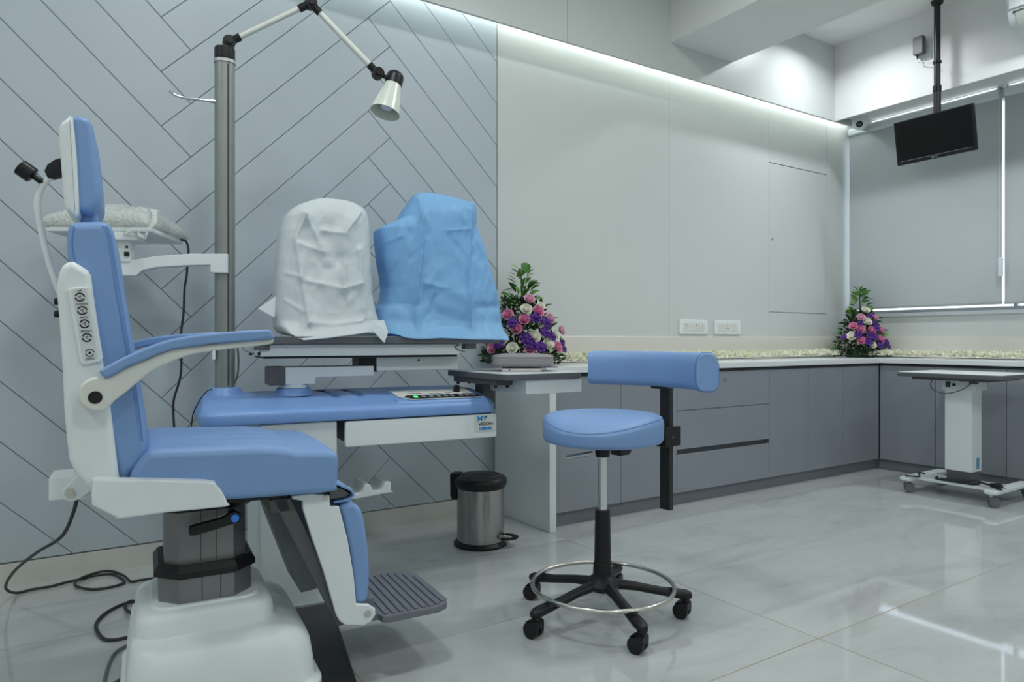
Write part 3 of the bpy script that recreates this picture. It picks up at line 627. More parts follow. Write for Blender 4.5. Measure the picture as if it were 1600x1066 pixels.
# ================================================================== REFRACTION UNIT
U = thing('refraction_unit', 'blue and white ophthalmic refraction table with aluminium pole and lamp arm', 'instrument stand', (.603, 2.243, 0), -6)
obj('pedestal', B(-.08, .163, .012, .36, .0005, .597, bev=.006), 'white2', U)
def tt(f, sd): return rrect(-.255+sd, .752-sd*.9, f, .43-sd, .05, 6)
bm = nb(); stack(bm, [(tt(.012, .010), .597), (tt(.002, .002), .600), (tt(0, 0), .606), (tt(0, 0), .626), (tt(.004, .003), .634), (tt(.012, .007), .6435), (tt(.03, .010), .649), (tt(.09, .016), .6625), (tt(.15, .021), .673), (tt(.17, .025), .676), (tt(.20, .035), .677)]); tb = obj('tabletop', bm, 'blueplastic', U, angle=50)
bm = nb(); lathe(bm, [(.068, .674), (.058, .682), (.051, .699), (.045, .704), (0, .704)], (-.162, .26, 0)); obj('pole_collar', bm, 'blueplastic', tb)
bm = nb(); lathe(bm, [(.070, .674), (.062, .682), (.057, .697), (.051, .7005), (0, .7005)], (.055, .20, 0)); obj('pivot_base', bm, 'blueplastic', tb)
cut = nb()      # two hand-piece scoops pressed into the sloping top
for x in (.19, .275): tube(cut, [(x, .085, .687), (x-.002, .10, .686), (x-.010, .24, .685), (x-.018, .34, .686)], .0225, 16, smooth=0)
cut_o = obj('scoop_cutter', cut, 'blueplastic', U, wn=False)
tb.modifiers.clear(); md = tb.modifiers.new('scoops', 'BOOLEAN'); md.operation = 'DIFFERENCE'; md.object = cut_o; md.solver = 'EXACT'
bpy.context.view_layer.update()
tb.data = bpy.data.meshes.new_from_object(tb.evaluated_get(bpy.context.evaluated_depsgraph_get())); tb.modifiers.clear()
bpy.data.objects.remove(cut_o); wm = tb.modifiers.new('normals', 'WEIGHTED_NORMAL'); wm.keep_sharp = True
# control console on the table, tilted to the operator
kc = obj('console_rim', slab(nb(), [(.016, .638), (.022, .650), (.030, .6535), (.158, .6765), (.168, .674), (.172, .665), (.03, .632)], .372, .718, .004, 2, 'yz'), 'blueplastic', tb)
CT = Matrix.Translation((.545, .028, .6542)) @ Matrix.Rotation(R(10.2), 4, 'X')
def con(bm): bmesh.ops.transform(bm, matrix=CT, verts=bm.verts[:]); return bm
obj('console_face', con(slab(nb(), [(-.120, .0), (.162, .0), (.140, .046), (.135, .126), (-.160, .126), (-.155, .046)], .0, .003, .001, 1, 'xy')), 'ivory', U)
ks = obj('key_strip', con(slab(nb(), [(-.112, .002), (.160, .002), (.140, .050), (-.122, .050), (-.138, .028)], .003, .0042, .0005, 1, 'xy')), 'black', U)
for i, x in enumerate((-.095, -.066, -.037, -.009, .018, .043, .078, .103, .127)):
    o = obj('key', con(slab(nb(), rrect(x-.008, x+.008, .014, .036, .004), .004, .0062, .0008, 1, 'xy')), 'led' if i == 0 else 'btn', ks)
    if i == 0: tag(o, 'lit green key')
kn = obj('dimmer_knob', con(cyl(nb(), (.085, .085, .003), (.085, .085, .026), .0125, .0115, n=20, bev=.001)), 'black', U)
o = text('console_word', 'MY', .014, 'inkblue', U, (0, 0, 0), (0, 0, 0)); o.matrix_local = CT @ Matrix.Translation((-.09, .100, .0033)) @ Matrix.Diagonal((1.3, 1, 1, 1))
o = text('console_word', 'VISION', .012, 'ink', U, (0, 0, 0), (0, 0, 0)); o.matrix_local = CT @ Matrix.Translation((-.08, .078, .0033)) @ Matrix.Diagonal((1.3, 1, 1, 1))
bm = nb(); tube(bm, [(-.03, .066, .0035), (-.02, .074, .0035), (-.012, .066, .0035), (0, .07, .0035), (.01, .066, .0035), (.02, .068, .0035)], .0008, 5); obj('console_script', con(bm), 'ink', U)
bm = nb(); tube(bm, [(.035, .074, .0035), (.045, .066, .0035), (.05, .072, .0035), (.055, .066, .0035)], .0008, 5); obj('console_mark', con(bm), 'ink', U)
# white drawer front with the maker's badge
dr = obj('drawer_front', slab(nb(), rrect(.188, .746, .508, .594, .008), .004, .026, .004, 2, 'xz'), 'white', U)
obj('drawer_box', B(.20, .735, .028, .34, .518, .596), 'dgrey', U, smooth=False)
bd = obj('badge', slab(nb(), rrect(.656, .743, .530, .592, .006), .0025, .0045, .0006, 1, 'xz'), 'label', dr)
def word(s, x, z, size, m, sx=1, bold=0): return text('badge_word', s, size, m, bd, (x, .0022, z), (R(90), 0, 0), sx=sx, bold=bold)
word('MY', .686, .5785, .0255, 'inkblue', 1.1, .0006); word('VISION', .7005, .5585, .0145, 'ink', 1.26, .0003); word('I-SERIES', .7005, .5415, .0135, 'inkblue', 1.12, .0008)
obj('badge_accent', slab(nb(), [(.7000, .588), (.708, .588), (.7000, .579)], .0015, .0028, .0002, 1, 'xz'), 'ink', bd)
# hand-piece rest low on the pedestal
bm = nb(); slab(bm, [(.150, .325), (.345, .337), (.352, .342), (.352, .372), (.342, .374), (.330, .372), (.322, .352), (.305, .346), (.288, .352), (.280, .370), (.262, .372), (.254, .350), (.237, .344), (.22, .350), (.212, .368), (.15, .365)], .03, .17, .003, 2, 'xz', k=2); obj('handpiece_rest', bm, 'white2', U)
# pole
pole = obj('pole', slab(nb(), rrect(-.194, -.130, .228, .292, .026, 5), .70, 1.812, .001, 1, 'xy'), 'pole', U)
obj('pole_slot', B(-.1565, -.1505, .2272, .232, .71, 1.80), 'groove', pole, smooth=False)
obj('pole_band', slab(nb(), rrect(-.197, -.127, .225, .295, .028, 5), 1.806, 1.818, .001, 1, 'xy'), 'alu', pole)
obj('pole_cap', slab(nb(), rrect(-.195, -.129, .227, .293, .028, 5), 1.818, 1.862, .005, 2, 'xy'), 'black', pole)
obj('pole_clip', B(-.203, -.194, .228, .25, .80, .84), 'white', pole)
bm = nb(); cyl(bm, (-.192, .25, 1.672), (-.207, .25, 1.672), .007, n=12); tube(bm, [(-.195, .25, 1.672), (-.25, .25, 1.671), (-.29, .25, 1.670), (-.316, .25, 1.675), (-.331, .25, 1.686)], .0045, 10); obj('hook', bm, 'chrome', pole)
# lamp
J1 = Vector((-.148, .26, 1.886)); J2 = Vector((.107, .165, 2.034)); J3 = Vector((.338, .14, 1.822)); HD = Vector((.398, .13, 1.812))
la = obj('lamp_arm', cyl(nb(), J1+(J2-J1)*.06, J2, .0095, .009, n=16), 'ivory', U)
lb = obj('lamp_arm', cyl(nb(), J2, J3, .0095, .0115, n=16), 'ivory', U)
def joint(c, name, par, d1):
    bm = nb(); cyl(bm, c+Vector((0, -.016, 0)), c+Vector((0, .016, 0)), .021, n=20, bev=.003)
    cyl(bm, c+Vector((0, -.022, 0)), c+Vector((0, -.015, 0)), .012, n=14); cyl(bm, c, c+d1.normalized()*.042, .0135, n=14); obj(name, bm, 'black', par)
joint(J1, 'lamp_joint', la, J2-J1); bm = nb(); cyl(bm, (-.155, .26, 1.86), J1, .014, n=14); obj('lamp_stem', bm, 'black', la)
joint(J2, 'lamp_joint', lb, J3-J2); bm = nb(); cyl(bm, J2, J2+(J1-J2).normalized()*.045, .0135, n=14); obj('joint_sleeve', bm, 'black', lb)
joint(J3, 'lamp_joint', lb, J2-J3)
LT = Matrix.Translation(HD) @ Matrix.Rotation(R(17), 4, 'Y') @ Matrix.Rotation(R(-6), 4, 'X')
bm = nb(); lathe(bm, [(0, .020), (.022, .020), (.030, .012), (.0315, 0), (.0315, -.030), (.0, -.030)], n=28, T=LT); cyl(bm, J3, HD+Vector((-.02, 0, -.005)), .008, n=12); ls = obj('lamp_socket', bm, 'black', U)
bm = nb(); lathe(bm, [(.030, -.026), (.034, -.05), (.042, -.085), (.0505, -.125), (.0535, -.142), (.0520, -.142), (.049, -.125), (.0405, -.085), (.0325, -.05), (.0285, -.03)], n=36, T=LT); obj('lamp_shade', bm, 'shade', U)
bm = nb(); lathe(bm, [(.012, -.03), (.016, -.06), (.027, -.09), (.029, -.105), (.02, -.122), (0, -.128)], n=24, T=LT); obj('bulb', bm, 'bulb', ls)
# swinging tray on the left
TA = Matrix.Identity(4)
def loc(o):   # world coordinates into the unit's frame
    return U.matrix_world.inverted()
bpy.context.view_layer.update(); IU = U.matrix_world.inverted()
def wu(p): return IU @ Vector(p)
A_, B_, C_ = Vector((-.04, 2.68, 0)), Vector((.243, 2.505, 0)), Vector((.372, 2.775, 0)); D_ = A_+(C_-B_)
tri = [tuple(wu(p).xy) for p in (A_, B_, C_, D_)]
trayz = 1.214
tray = obj('swing_tray', slab(nb(), tri, trayz, trayz+.014, .003, 2, 'xy'), 'white2', U)
obj('tray_lip', slab(nb(), inset(tri, .006), trayz+.013, trayz+.018, .001, 1, 'xy'), 'white', tray)
pc = wu((.480, 2.50, 0)); q0 = wu((.195, 2.60, 0))
pts = []
P0 = Vector((-.172, .235, 0)); P1 = Vector((q0.x-.02, q0.y, 0)); dirv = (P1-P0); L = dirv.length; dirv.normalize()
AT = Matrix.Translation((P0.x, P0.y, 0)) @ Matrix.Rotation(math.atan2(dirv.y, dirv.x), 4, 'Z')
bm = nb(); slab(bm, [(-.02, 1.155), (.10, 1.152), (.20, 1.142), (L-.03, 1.127), (L+.03, 1.127), (L+.035, 1.09), (L+.03, 1.075), (L-.04, 1.075), (L-.06, 1.094), (.2, 1.104), (.10, 1.113), (.035, 1.116), (.035, 1.094), (.03, 1.09), (-.02, 1.09)], -.020, .020, .004, 2, 'xz')
bmesh.ops.transform(bm, matrix=AT, verts=bm.verts[:]); obj('tray_arm', bm, 'white', U)
bm = nb(); slab(bm, rrect(L-.025, L+.032, -.026, .026, .006), 1.120, 1.192, .003, 2, 'xy'); slab(bm, rrect(L-.055, L+.06, -.05, .05, .006), 1.188, 1.2135, .003, 2, 'xy'); bmesh.ops.transform(bm, matrix=AT, verts=bm.verts[:]); tj = obj('tray_joint', bm, 'white', U)
bm = nb(); cyl(bm, (L-.015, .0255, 1.168), (L-.015, .030, 1.168), .004, n=12); box(bm, L-.022, L-.008, .0255, .032, 1.138, 1.152); bmesh.ops.transform(bm, matrix=AT, verts=bm.verts[:]); obj('joint_screw', bm, 'black', tj)
# instrument table arm
ia = obj('pivot_drum', lathe(nb(), [(.048, .699), (.047, .702), (.046, .713), (0, .713)], (.055, .20, 0)), 'white', U)
bm = nb(); slab(bm, [(.020, .712), (.118, .712), (.122, .716), (.122, .732), (.128, .735), (.325, .735), (.328, .738), (.328, .770), (.325, .773), (.020, .773)], .155, .245, .005, 2, 'xz'); l1 = obj('link_arm', bm, 'white', U)
obj('arm_end_cap', slab(nb(), rrect(-.035, .020, .711, .774, .006), .152, .248, .004, 2, 'xz'), 'dgrey', l1)
obj('arm_joint', B(.275, .345, .17, .26, .750, .806), 'black', U)
l2 = obj('link_arm', slab(nb(), rrect(.340, .662, .753, .803, .004), .165, .265, .003, 2, 'xz'), 'white', U)
bm = nb(); cyl(bm, (.50, .166, .79), (.50, .162, .79), .004, n=12); obj('screw', bm, 'black', l2)
fr_ = obj('slide_frame', slab(nb(), rrect(-.070, .640, .8105, .851, .006), .095, .36, .004, 2, 'xz'), 'white', U)
obj('slide_gap', B(-.055, .63, .105, .35, .803, .811), 'black', fr_, smooth=False)
st_ = obj('instrument_shelf', slab(nb(), rrect(-.062, .800, .07, .43, .012), .8515, .877, .002, 2, 'xy'), 'traygrey', U)
for x in (-.085, .655):
    bm = nb(); box(bm, x, x+.045, .085, .12, .832, .851); ob = obj('cable_clip', bm, 'dgrey', st_, smooth=False)
    bm = nb(); tube(bm, [(x+.005, .09, .846), (x-.03, .09, .845), (x-.035, .09, .835), (x-.015, .09, .825), (x, .09, .822)], .0022, 6); obj('cable_loop', bm, 'gcable', ob)
bm = nb(); cyl(bm, (-.068, .095, .82), (-.076, .095, .82), .0055, n=12); cyl(bm, (-.09, .12, .82), (-.10, .12, .82), .005, n=12); obj('end_stop', bm, 'black', fr_)
# second small table on its own post at the right end
def wbox(x0, x1, y0, y1, z0, z1, bev=.002):
    bm = B(x0, x1, y0, y1, z0, z1, bev=bev); bmesh.ops.transform(bm, matrix=IU, verts=bm.verts[:]); return bm
bm = nb(); slab(bm, rrect(1.285, 1.628, 2.008, 2.462, .03, 5), .724, .745, .002, 2, 'xy'); bmesh.ops.transform(bm, matrix=IU, verts=bm.verts[:]); s2 = obj('side_table', bm, 'traygrey', U)
bm = nb(); slab(bm, inset(rrect(1.285, 1.628, 2.008, 2.462, .03, 5), .002), .7445, .7465, .0005, 1, 'xy'); bmesh.ops.transform(bm, matrix=IU, verts=bm.verts[:]); obj('table_surface', bm, 'counter', s2)
obj('table_drawer', wbox(1.375, 1.626, 2.02, 2.32, .672, .724, .004), 'white', s2)
obj('table_bracket', wbox(1.30, 1.37, 2.10, 2.42, .702, .724), 'dgrey', s2)
bm = nb()
for x, y in ((1.31, 2.12), (1.36, 2.12), (1.31, 2.40), (1.36, 2.40)): cyl(bm, (x, y, .703), (x, y, .692), .006, n=10)
bmesh.ops.transform(bm, matrix=IU, verts=bm.verts[:]); obj('bracket_bolts', bm, 'black', s2)
bm = nb(); slab(bm, rrect(.735, .790, .10, .18, .008), .60, .704, .002, 1, 'xy'); obj('side_post', bm, 'dgrey', U)
# wires of the unit
bm = nb(); tube(bm, [(-.205, .235, .700), (-.222, .22, .693), (-.243, .22, .665), (-.262, .23, .62), (-.267, .24, .575)], .002, 6); obj('thin_wire', bm, 'rubber', U)
bm = nb(); tube(bm, [(-.12, .275, .845), (-.116, .285, .79), (-.120, .285, .74), (-.135, .28, .702)], .0035, 6); obj('grey_wire', bm, 'gcable', U)
bm = nb(); tube(bm, [wu(p) for p in [(.363, 2.765, 1.229), (.382, 2.77, 1.226), (.391, 2.77, 1.197), (.389, 2.77, 1.169), (.385, 2.77, 1.103), (.378, 2.77, 1.055), (.374, 2.77, .962), (.365, 2.77, .88), (.367, 2.77, .798), (.363, 2.77, .728), (.344, 2.77, .658), (.34, 2.77, .612), (.346, 2.76, .50), (.37, 2.72, .20), (.40, 2.65, .01)]], .0042, 8); obj('tray_cable', bm, 'rubber', U)

# ================================================================== THINGS ON THE UNIT
def seg_d(p, a, b):
    ax, az = a; bx, bz = b; dx, dz = bx-ax, bz-az; t = max(0, min(1, ((p[0]-ax)*dx+(p[1]-az)*dz)/(dx*dx+dz*dz+1e-12)))
    return math.hypot(p[0]-ax-t*dx, p[1]-az-t*dz)
def interp(tab, z):
    if z <= tab[0][1]: return tab[0][0]
    for (u0, z0), (u1, z1) in zip(tab, tab[1:]):
        if z <= z1: return u0+(u1-u0)*(z-z0)/(z1-z0+1e-9)
    return tab[-1][0]
def cover(name, label, Lp, Rp, ztop, D, vc, creases, m, tails, hem, seed):
    """cloth draped over an instrument: stacked rings between the silhouettes, with sharp folds pressed into the front"""
    t = thing(name, label, 'dust cover', U.location, -6)
    t.location = U.matrix_world @ Vector((0, 0, .8785)); OZ = .8785
    Lp = sorted(Lp, key=lambda p: p[1]); Rp = sorted(Rp, key=lambda p: p[1])
    bm = nb(); NZ, NA = 120, 300; rings = []; zb = .8805
    def pleat(u, z):
        q = (u, z); v = 0
        for pl, amp, wd in creases:
            k = min(range(len(pl)-1), key=lambda k: seg_d(q, pl[k], pl[k+1])); d = seg_d(q, pl[k], pl[k+1])
            v += amp*(.55*math.exp(-(d/(wd*1.15))**2)+.45*max(0, 1-d/(wd*4.5)))
        v += .009*noise.noise(Vector((u*8+seed, z*6, seed)))+.0065*abs(noise.noise(Vector((u*19+z*8, z*10, seed+4))))-.005*abs(noise.noise(Vector((u*30-z*14, z*16+u*5, seed+9))))
        return v
    for j in range(NZ+1):
        f = 1-(1-j/NZ)**1.3; z = zb+(ztop-.001-zb)*f
        ul, ur = interp(Lp, z), interp(Rp, z); c, a = (ul+ur)/2, (ur-ul)/2
        s_ = (z-zb)/(ztop-zb); d = D*(1-.30*s_)*math.sqrt(max(.015, 1-max(0, (s_-.80)/.2)**2))
        fl = max(0, 1-s_/.11)**1.6
        ring = []
        for i in range(NA):
            th = 2*PI*i/NA; ct, stn = math.cos(th), math.sin(th)
            u = c+a*math.copysign(abs(ct)**.55, ct); v = vc+d*math.copysign(abs(stn)**.6, stn); zz = z
            if stn < -.02:
                w_ = min(1, -stn*2.5)*min(1, (ztop-z)/.02)
                v -= pleat(u, z)*w_
                v += (.060-v)*fl*min(1, -stn*1.6) if v > .060 else 0
                if j < 12: zz = z+(hem(u)-zb)*(1-j/12)*min(1, -stn*1.6)
            ring.append(bm.verts.new((u, v, zz-OZ)))
        rings.append(ring)
    for r0, r1 in zip(rings, rings[1:]): bridge(bm, r0, r1)
    bm.faces.new(rings[-1])
    o = obj('cover_sheet', bm, m, t, angle=60, wn=False); sm = o.modifiers.new('thickness', 'SOLIDIFY'); sm.thickness = .001
    for pts, vv in tails:
        bm = nb(); f1 = [bm.verts.new((u, vv+dv, z-OZ)) for u, dv, z in pts]; f2 = [bm.verts.new((u, vv+dv+.0015, z-OZ)) for u, dv, z in pts]
        bm.faces.new(f1); bm.faces.new(f2[::-1]); bridge(bm, f1, f2); obj('loose_corner', bm, m, t, smooth=False)
    return t
def hemline(tab):
    def h(u):
        if u <= tab[0][0]: return tab[0][1]
        for (a, za), (b, zb_) in zip(tab, tab[1:]):
            if u <= b: return za+(zb_-za)*(u-a)/(b-a)
        return tab[-1][1]
    return h
W_L = [(.05, .879), (.01, .89), (-.004, .91), (-.008, .953), (-.006, 1.017), (-.005, 1.069), (.003, 1.169), (.012, 1.246), (.026, 1.294), (.045, 1.318), (.057, 1.329), (.075, 1.342), (.127, 1.365), (.150, 1.372), (.168, 1.375)]
W_R = [(.340, .879), (.350, .909), (.355, .94), (.346, .965), (.333, 1.027), (.329, 1.108), (.327, 1.2), (.326, 1.269), (.32, 1.319), (.307, 1.345), (.272, 1.366), (.235, 1.374), (.178, 1.3755)]
cover('instrument_cover', 'rumpled translucent white plastic cover draped over a hidden instrument', W_L, W_R, 1.376, .125, .235,
    [([(.084, 1.299), (.051, 1.211), (.07, 1.065), (.09, .928)], .016, .007), ([(.084, 1.299), (.141, 1.183), (.169, 1.127)], .013, .006), ([(.279, 1.322), (.222, 1.247), (.213, 1.047)], .014, .006),
     ([(.073, 1.07), (.21, 1.044), (.279, 1.067)], .008, .005), ([(.09, .928), (.175, .92), (.273, .93)], .014, .006), ([(.27, 1.185), (.285, .943)], .010, .006), ([(.062, 1.195), (.141, 1.171)], .006, .005),
     ([(.018, 1.093), (.067, 1.079)], .006, .004), ([(.016, 1.0), (.075, .96)], .006, .004), ([(.09, .928), (.045, .89)], .008, .006), ([(.145, 1.245), (.215, 1.24)], .007, .005), ([(.145, 1.245), (.142, 1.19)], .006, .004), ([(.165, 1.115), (.20, 1.15)], -.016, .02), ([(.15, 1.21), (.19, 1.29)], -.014, .02), ([(.10, 1.13), (.13, 1.0)], -.006, .02)],
    'coverw', [([(-.004, 0, 1.017), (-.063, -.01, .972), (-.014, -.03, .942), (-.004, -.01, .953)], .20), ([(.290, .0, .932), (.294, -.004, .897), (.333, -.010, .855), (.350, 0, .893), (.338, .012, .935)], .054)],
    hemline([(0, .886), (.03, .872), (.055, .864), (.15, .873), (.28, .892), (.34, .885), (.36, .886)]), 1.3)
B_L = [(.396, .879), (.358, .884), (.353, .93), (.355, .984), (.379, .997), (.388, 1.03), (.392, 1.06), (.385, 1.11), (.374, 1.16), (.364, 1.253), (.363, 1.278), (.40, 1.301), (.452, 1.325), (.470, 1.36), (.507, 1.418), (.520, 1.428), (.541, 1.434)]
B_R = [(.855, .879), (.858, .968), (.85, 1.02), (.835, 1.077), (.81, 1.16), (.785, 1.237), (.751, 1.315), (.753, 1.36), (.755, 1.402), (.68, 1.417), (.61, 1.429), (.561, 1.4355)]
cover('instrument_cover', 'bright blue plastic dust cover with a side shoulder draped over a hidden instrument', B_L, B_R, 1.436, .15, .25,
    [([(.503, 1.398), (.496, 1.206), (.473, 1.056), (.47, .868)], .020, .006), ([(.704, 1.367), (.683, 1.154), (.687, .91)], .016, .006), ([(.419, 1.304), (.412, 1.2), (.381, 1.101)], .008, .012), ([(.356, .986), (.457, .988)], -.012, .016),
     ([(.583, 1.312), (.586, 1.149), (.516, 1.07)], .007, .012), ([(.509, 1.073), (.583, 1.06)], .006, .005), ([(.546, 1.028), (.523, .959)], -.010, .004), ([(.503, .893), (.583, .919), (.673, .91)], -.012, .009), ([(.603, 1.276), (.694, 1.289)], .005, .005), ([(.362, 1.215), (.419, 1.243)], .006, .006),
     ([(.72, .99), (.83, 1.0)], -.010, .014), ([(.56, .96), (.66, .94)], -.012, .022), ([(.60, 1.10), (.66, 1.02)], .006, .010), ([(.74, 1.25), (.80, 1.05)], .007, .010)],
    'coverb', [], hemline([(.35, .888), (.40, .876), (.47, .868), (.55, .873), (.68, .867), (.80, .866), (.86, .864)]), 5.7)
# bubble-wrapped device on the swing tray
t = thing('wrapped_device', 'cream device wrapped in clear bubble wrap on the white swing tray', 'wrapped device', ((A_.x+C_.x)/2, (A_.y+C_.y)/2, trayz+.0185), -31.7)
hw, hd = .172, .150
bm = nb(); stack(bm, [(rrect(-.15, .12, -.115, .115, .02), .0005), (rrect(-.15, .12, -.115, .115, .02), .028), (rrect(-.14, .11, -.10, .105, .02), .040), (rrect(-.10, .06, -.06, .09, .02), .062), (rrect(-.08, .04, -.04, .08, .02), .068)]); obj('device_body', bm, 'ivory', t)
obj('vent', B(-.02, .06, -.1155, -.113, .018, .024), 'dgrey', t, smooth=False)
bm = nb(); NX, NY = 70, 60; g = []
for i in range(NX+1):
    row = []
    for j in range(NY+1):
        u, v = -1+2*i/NX, -1+2*j/NY; x, y = u*hw, v*hd
        h = .040*max(0, 1-abs(u)**14)**.5*max(0, 1-abs(v)**14)**.5+.052*max(0, 1-abs(u)**2.6)*max(0, 1-abs(v)**2.2)*(1-.12*u)
        h += .004*noise.noise(Vector((x*22, y*22, 3)))*min(1, h*40)+.002*noise.noise(Vector((x*55, y*55, 8)))*min(1, h*40)
        row.append(bm.verts.new((x, y, .001+max(0, h))))
    g.append(row)
for i in range(NX):
    for j in range(NY): bm.faces.new((g[i][j], g[i+1][j], g[i+1][j+1], g[i][j+1]))
o = obj('bubble_wrap', bm, 'bubble', t, angle=80); sm = o.modifiers.new('thickness', 'SOLIDIFY'); sm.thickness = .0015; sm.offset = 1
# a loose gathered end of the wrap hanging at the right corner
bm = nb(); N1, N2 = 22, 16; g = []
for i in range(N1+1):
    row = []
    for j in range(N2+1):
        u, v = i/N1, j/N2
        x = .095+.085*u+.008*math.sin(v*9+u*4); y = -.155-.006*math.sin(u*14+v*5)+.10*v*(1-u*.2); z = .085*(1-.25*u)-.11*(1-v)**1.6*1.0+.004*noise.noise(Vector((u*9, v*9, 2)))
        row.append(bm.verts.new((x, y, z)))
    g.append(row)
for i in range(N1):
    for j in range(N2): bm.faces.new((g[i][j], g[i+1][j], g[i+1][j+1], g[i][j+1]))
o = obj('wrap_end', bm, 'bubble', t, angle=80); sm = o.modifiers.new('thickness', 'SOLIDIFY'); sm.thickness = .0015
# taupe case and the thin panel below it on the side table
t = thing('thin_panel', 'thin pale panel with a grey flap lying under the taupe case', 'panel', (1.485, 2.215, .7468), -33)
bm = nb(); slab(bm, rrect(-.075, .075, -.075, .06, .008), .0003, .0125, .003, 2, 'xy'); p = obj('panel_body', bm, 'pale', t)
bm = nb(); slab(bm, rrect(-.02, .14, -.03, .04, .01), .0128, .0168, .001, 1, 'xy'); obj('flap', bm, 'taupe', t)
bm = nb(); cyl(bm, (-.045, -.0752, .007), (-.045, -.0765, .007), .003, n=12); obj('button', bm, 'black', p)
t = thing('padded_case', 'taupe padded case with piped edges lying on the small side table', 'case', (1.485, 2.215, .7638), -33)
bm = nb(); stack(bm, [(rrect(-.095, .108, -.07, .07, .03, 5), .0005), (rrect(-.108, .118, -.08, .08, .03, 5), .006), (rrect(-.112, .121, -.083, .083, .03, 5), .014), (rrect(-.112, .121, -.083, .083, .03, 5), .036), (rrect(-.106, .114, -.077, .077, .03, 5), .044), (rrect(-.07, .07, -.04, .04, .02, 5), .050)]); cs = obj('case_body', bm, 'taupe', t, angle=50)
for z in (.014, .037):
    bm = nb(); tube(bm, [(a, b, z) for a, b in rrect(-.1125, .1215, -.0835, .0835, .03, 5)], .0017, 6, closed=True, smooth=0); obj('piping', bm, 'taupe', cs)

# ================================================================== FLOWERS
def leaf_mesh(l, wd, m):
    bm = nb(); pts = []
    for i in range(6):
        s = i/5; w_ = wd*math.sin(PI*min(1, s*.96+.03))**.8; z = .10*l*math.sin(PI*s)-.12*l*s*s
        pts.append((bm.verts.new((s*l, -w_/2, z+.12*w_)), bm.verts.new((s*l, 0, z)), bm.verts.new((s*l, w_/2, z+.12*w_))))
    for a, b in zip(pts, pts[1:]):
        bm.faces.new((a[0], b[0], b[1], a[1])); bm.faces.new((a[1], b[1], b[2], a[2]))
    return finish(bm, 'leaf', m, True, 80)
leafA, leafB = leaf_mesh(.066, .030, 'leaf'), leaf_mesh(.058, .026, 'leafl')
def rose_mesh(m):
    bm = nb()
    for layer, (np_, r0, r1, h, op) in enumerate(((3, .002, .0055, .033, .05), (4, .004, .0105, .034, .12), (5, .007, .017, .033, .3), (6, .010, .0235, .029, .6), (6, .012, .030, .022, 1.0))):
        for k in range(np_):
            a0 = 2*PI*(k+.37*layer)/np_; sp = 2*PI/np_*.72; g = []
            for i in range(5):
                row = []
                for j in range(5):
                    u = -1+2*i/4; v = j/4; r = r0+(r1-r0)*math.sin(v*PI/2)**(1.3)+.004*op*v**4; th = a0+sp*u*(.55+.45*math.sin(v*PI*.62))
                    z = h*(v-.12*op*v*v*v)*(1-.12*u*u*v)
                    row.append(bm.verts.new((r*math.cos(th), r*math.sin(th), z)))
                g.append(row)
            for i in range(4):
                for j in range(4): bm.faces.new((g[i][j], g[i+1][j], g[i+1][j+1], g[i][j+1]))
    lathe(bm, [(0, 0), (.012, .003), (.012, .018), (0, .03)], n=10)
    return finish(bm, 'rose', m, True, 80)
def pom_mesh(m):
    bm = nb()
    for k in range(7):
        a = 2*PI*k/6; c = Vector((.016*math.cos(a), .016*math.sin(a), .010)) if k < 6 else Vector((0, 0, .018))
        for q in range(12):
            d = Vector((random.gauss(0, 1), random.gauss(0, 1), abs(random.gauss(0, 1))+.2)).normalized(); s = d.cross(Vector((.3, .5, .2))).normalized()*.0045
            v = [bm.verts.new(p) for p in (c, c+d*.008+s, c+d*.013, c+d*.008-s)]; bm.faces.new(v)
        bmesh.ops.create_icosphere(bm, subdivisions=1, radius=.0095, matrix=Matrix.Translation(c))
    return finish(bm, 'purple_cluster', m, True, 80)
RO = {'p': rose_mesh('rosep'), 'l': rose_mesh('rosel'), 'w': rose_mesh('rosew')}; POM = pom_mesh('purple')
def orient(o, p, n, spin, sc): 
    q = Vector((0, 0, 1)).rotation_difference(Vector(n).normalized()); o.rotation_mode = 'QUATERNION'
    from mathutils import Quaternion
    o.rotation_quaternion = q @ Quaternion((0, 0, 1), spin); o.location = p; o.scale = (sc*.88,)*3
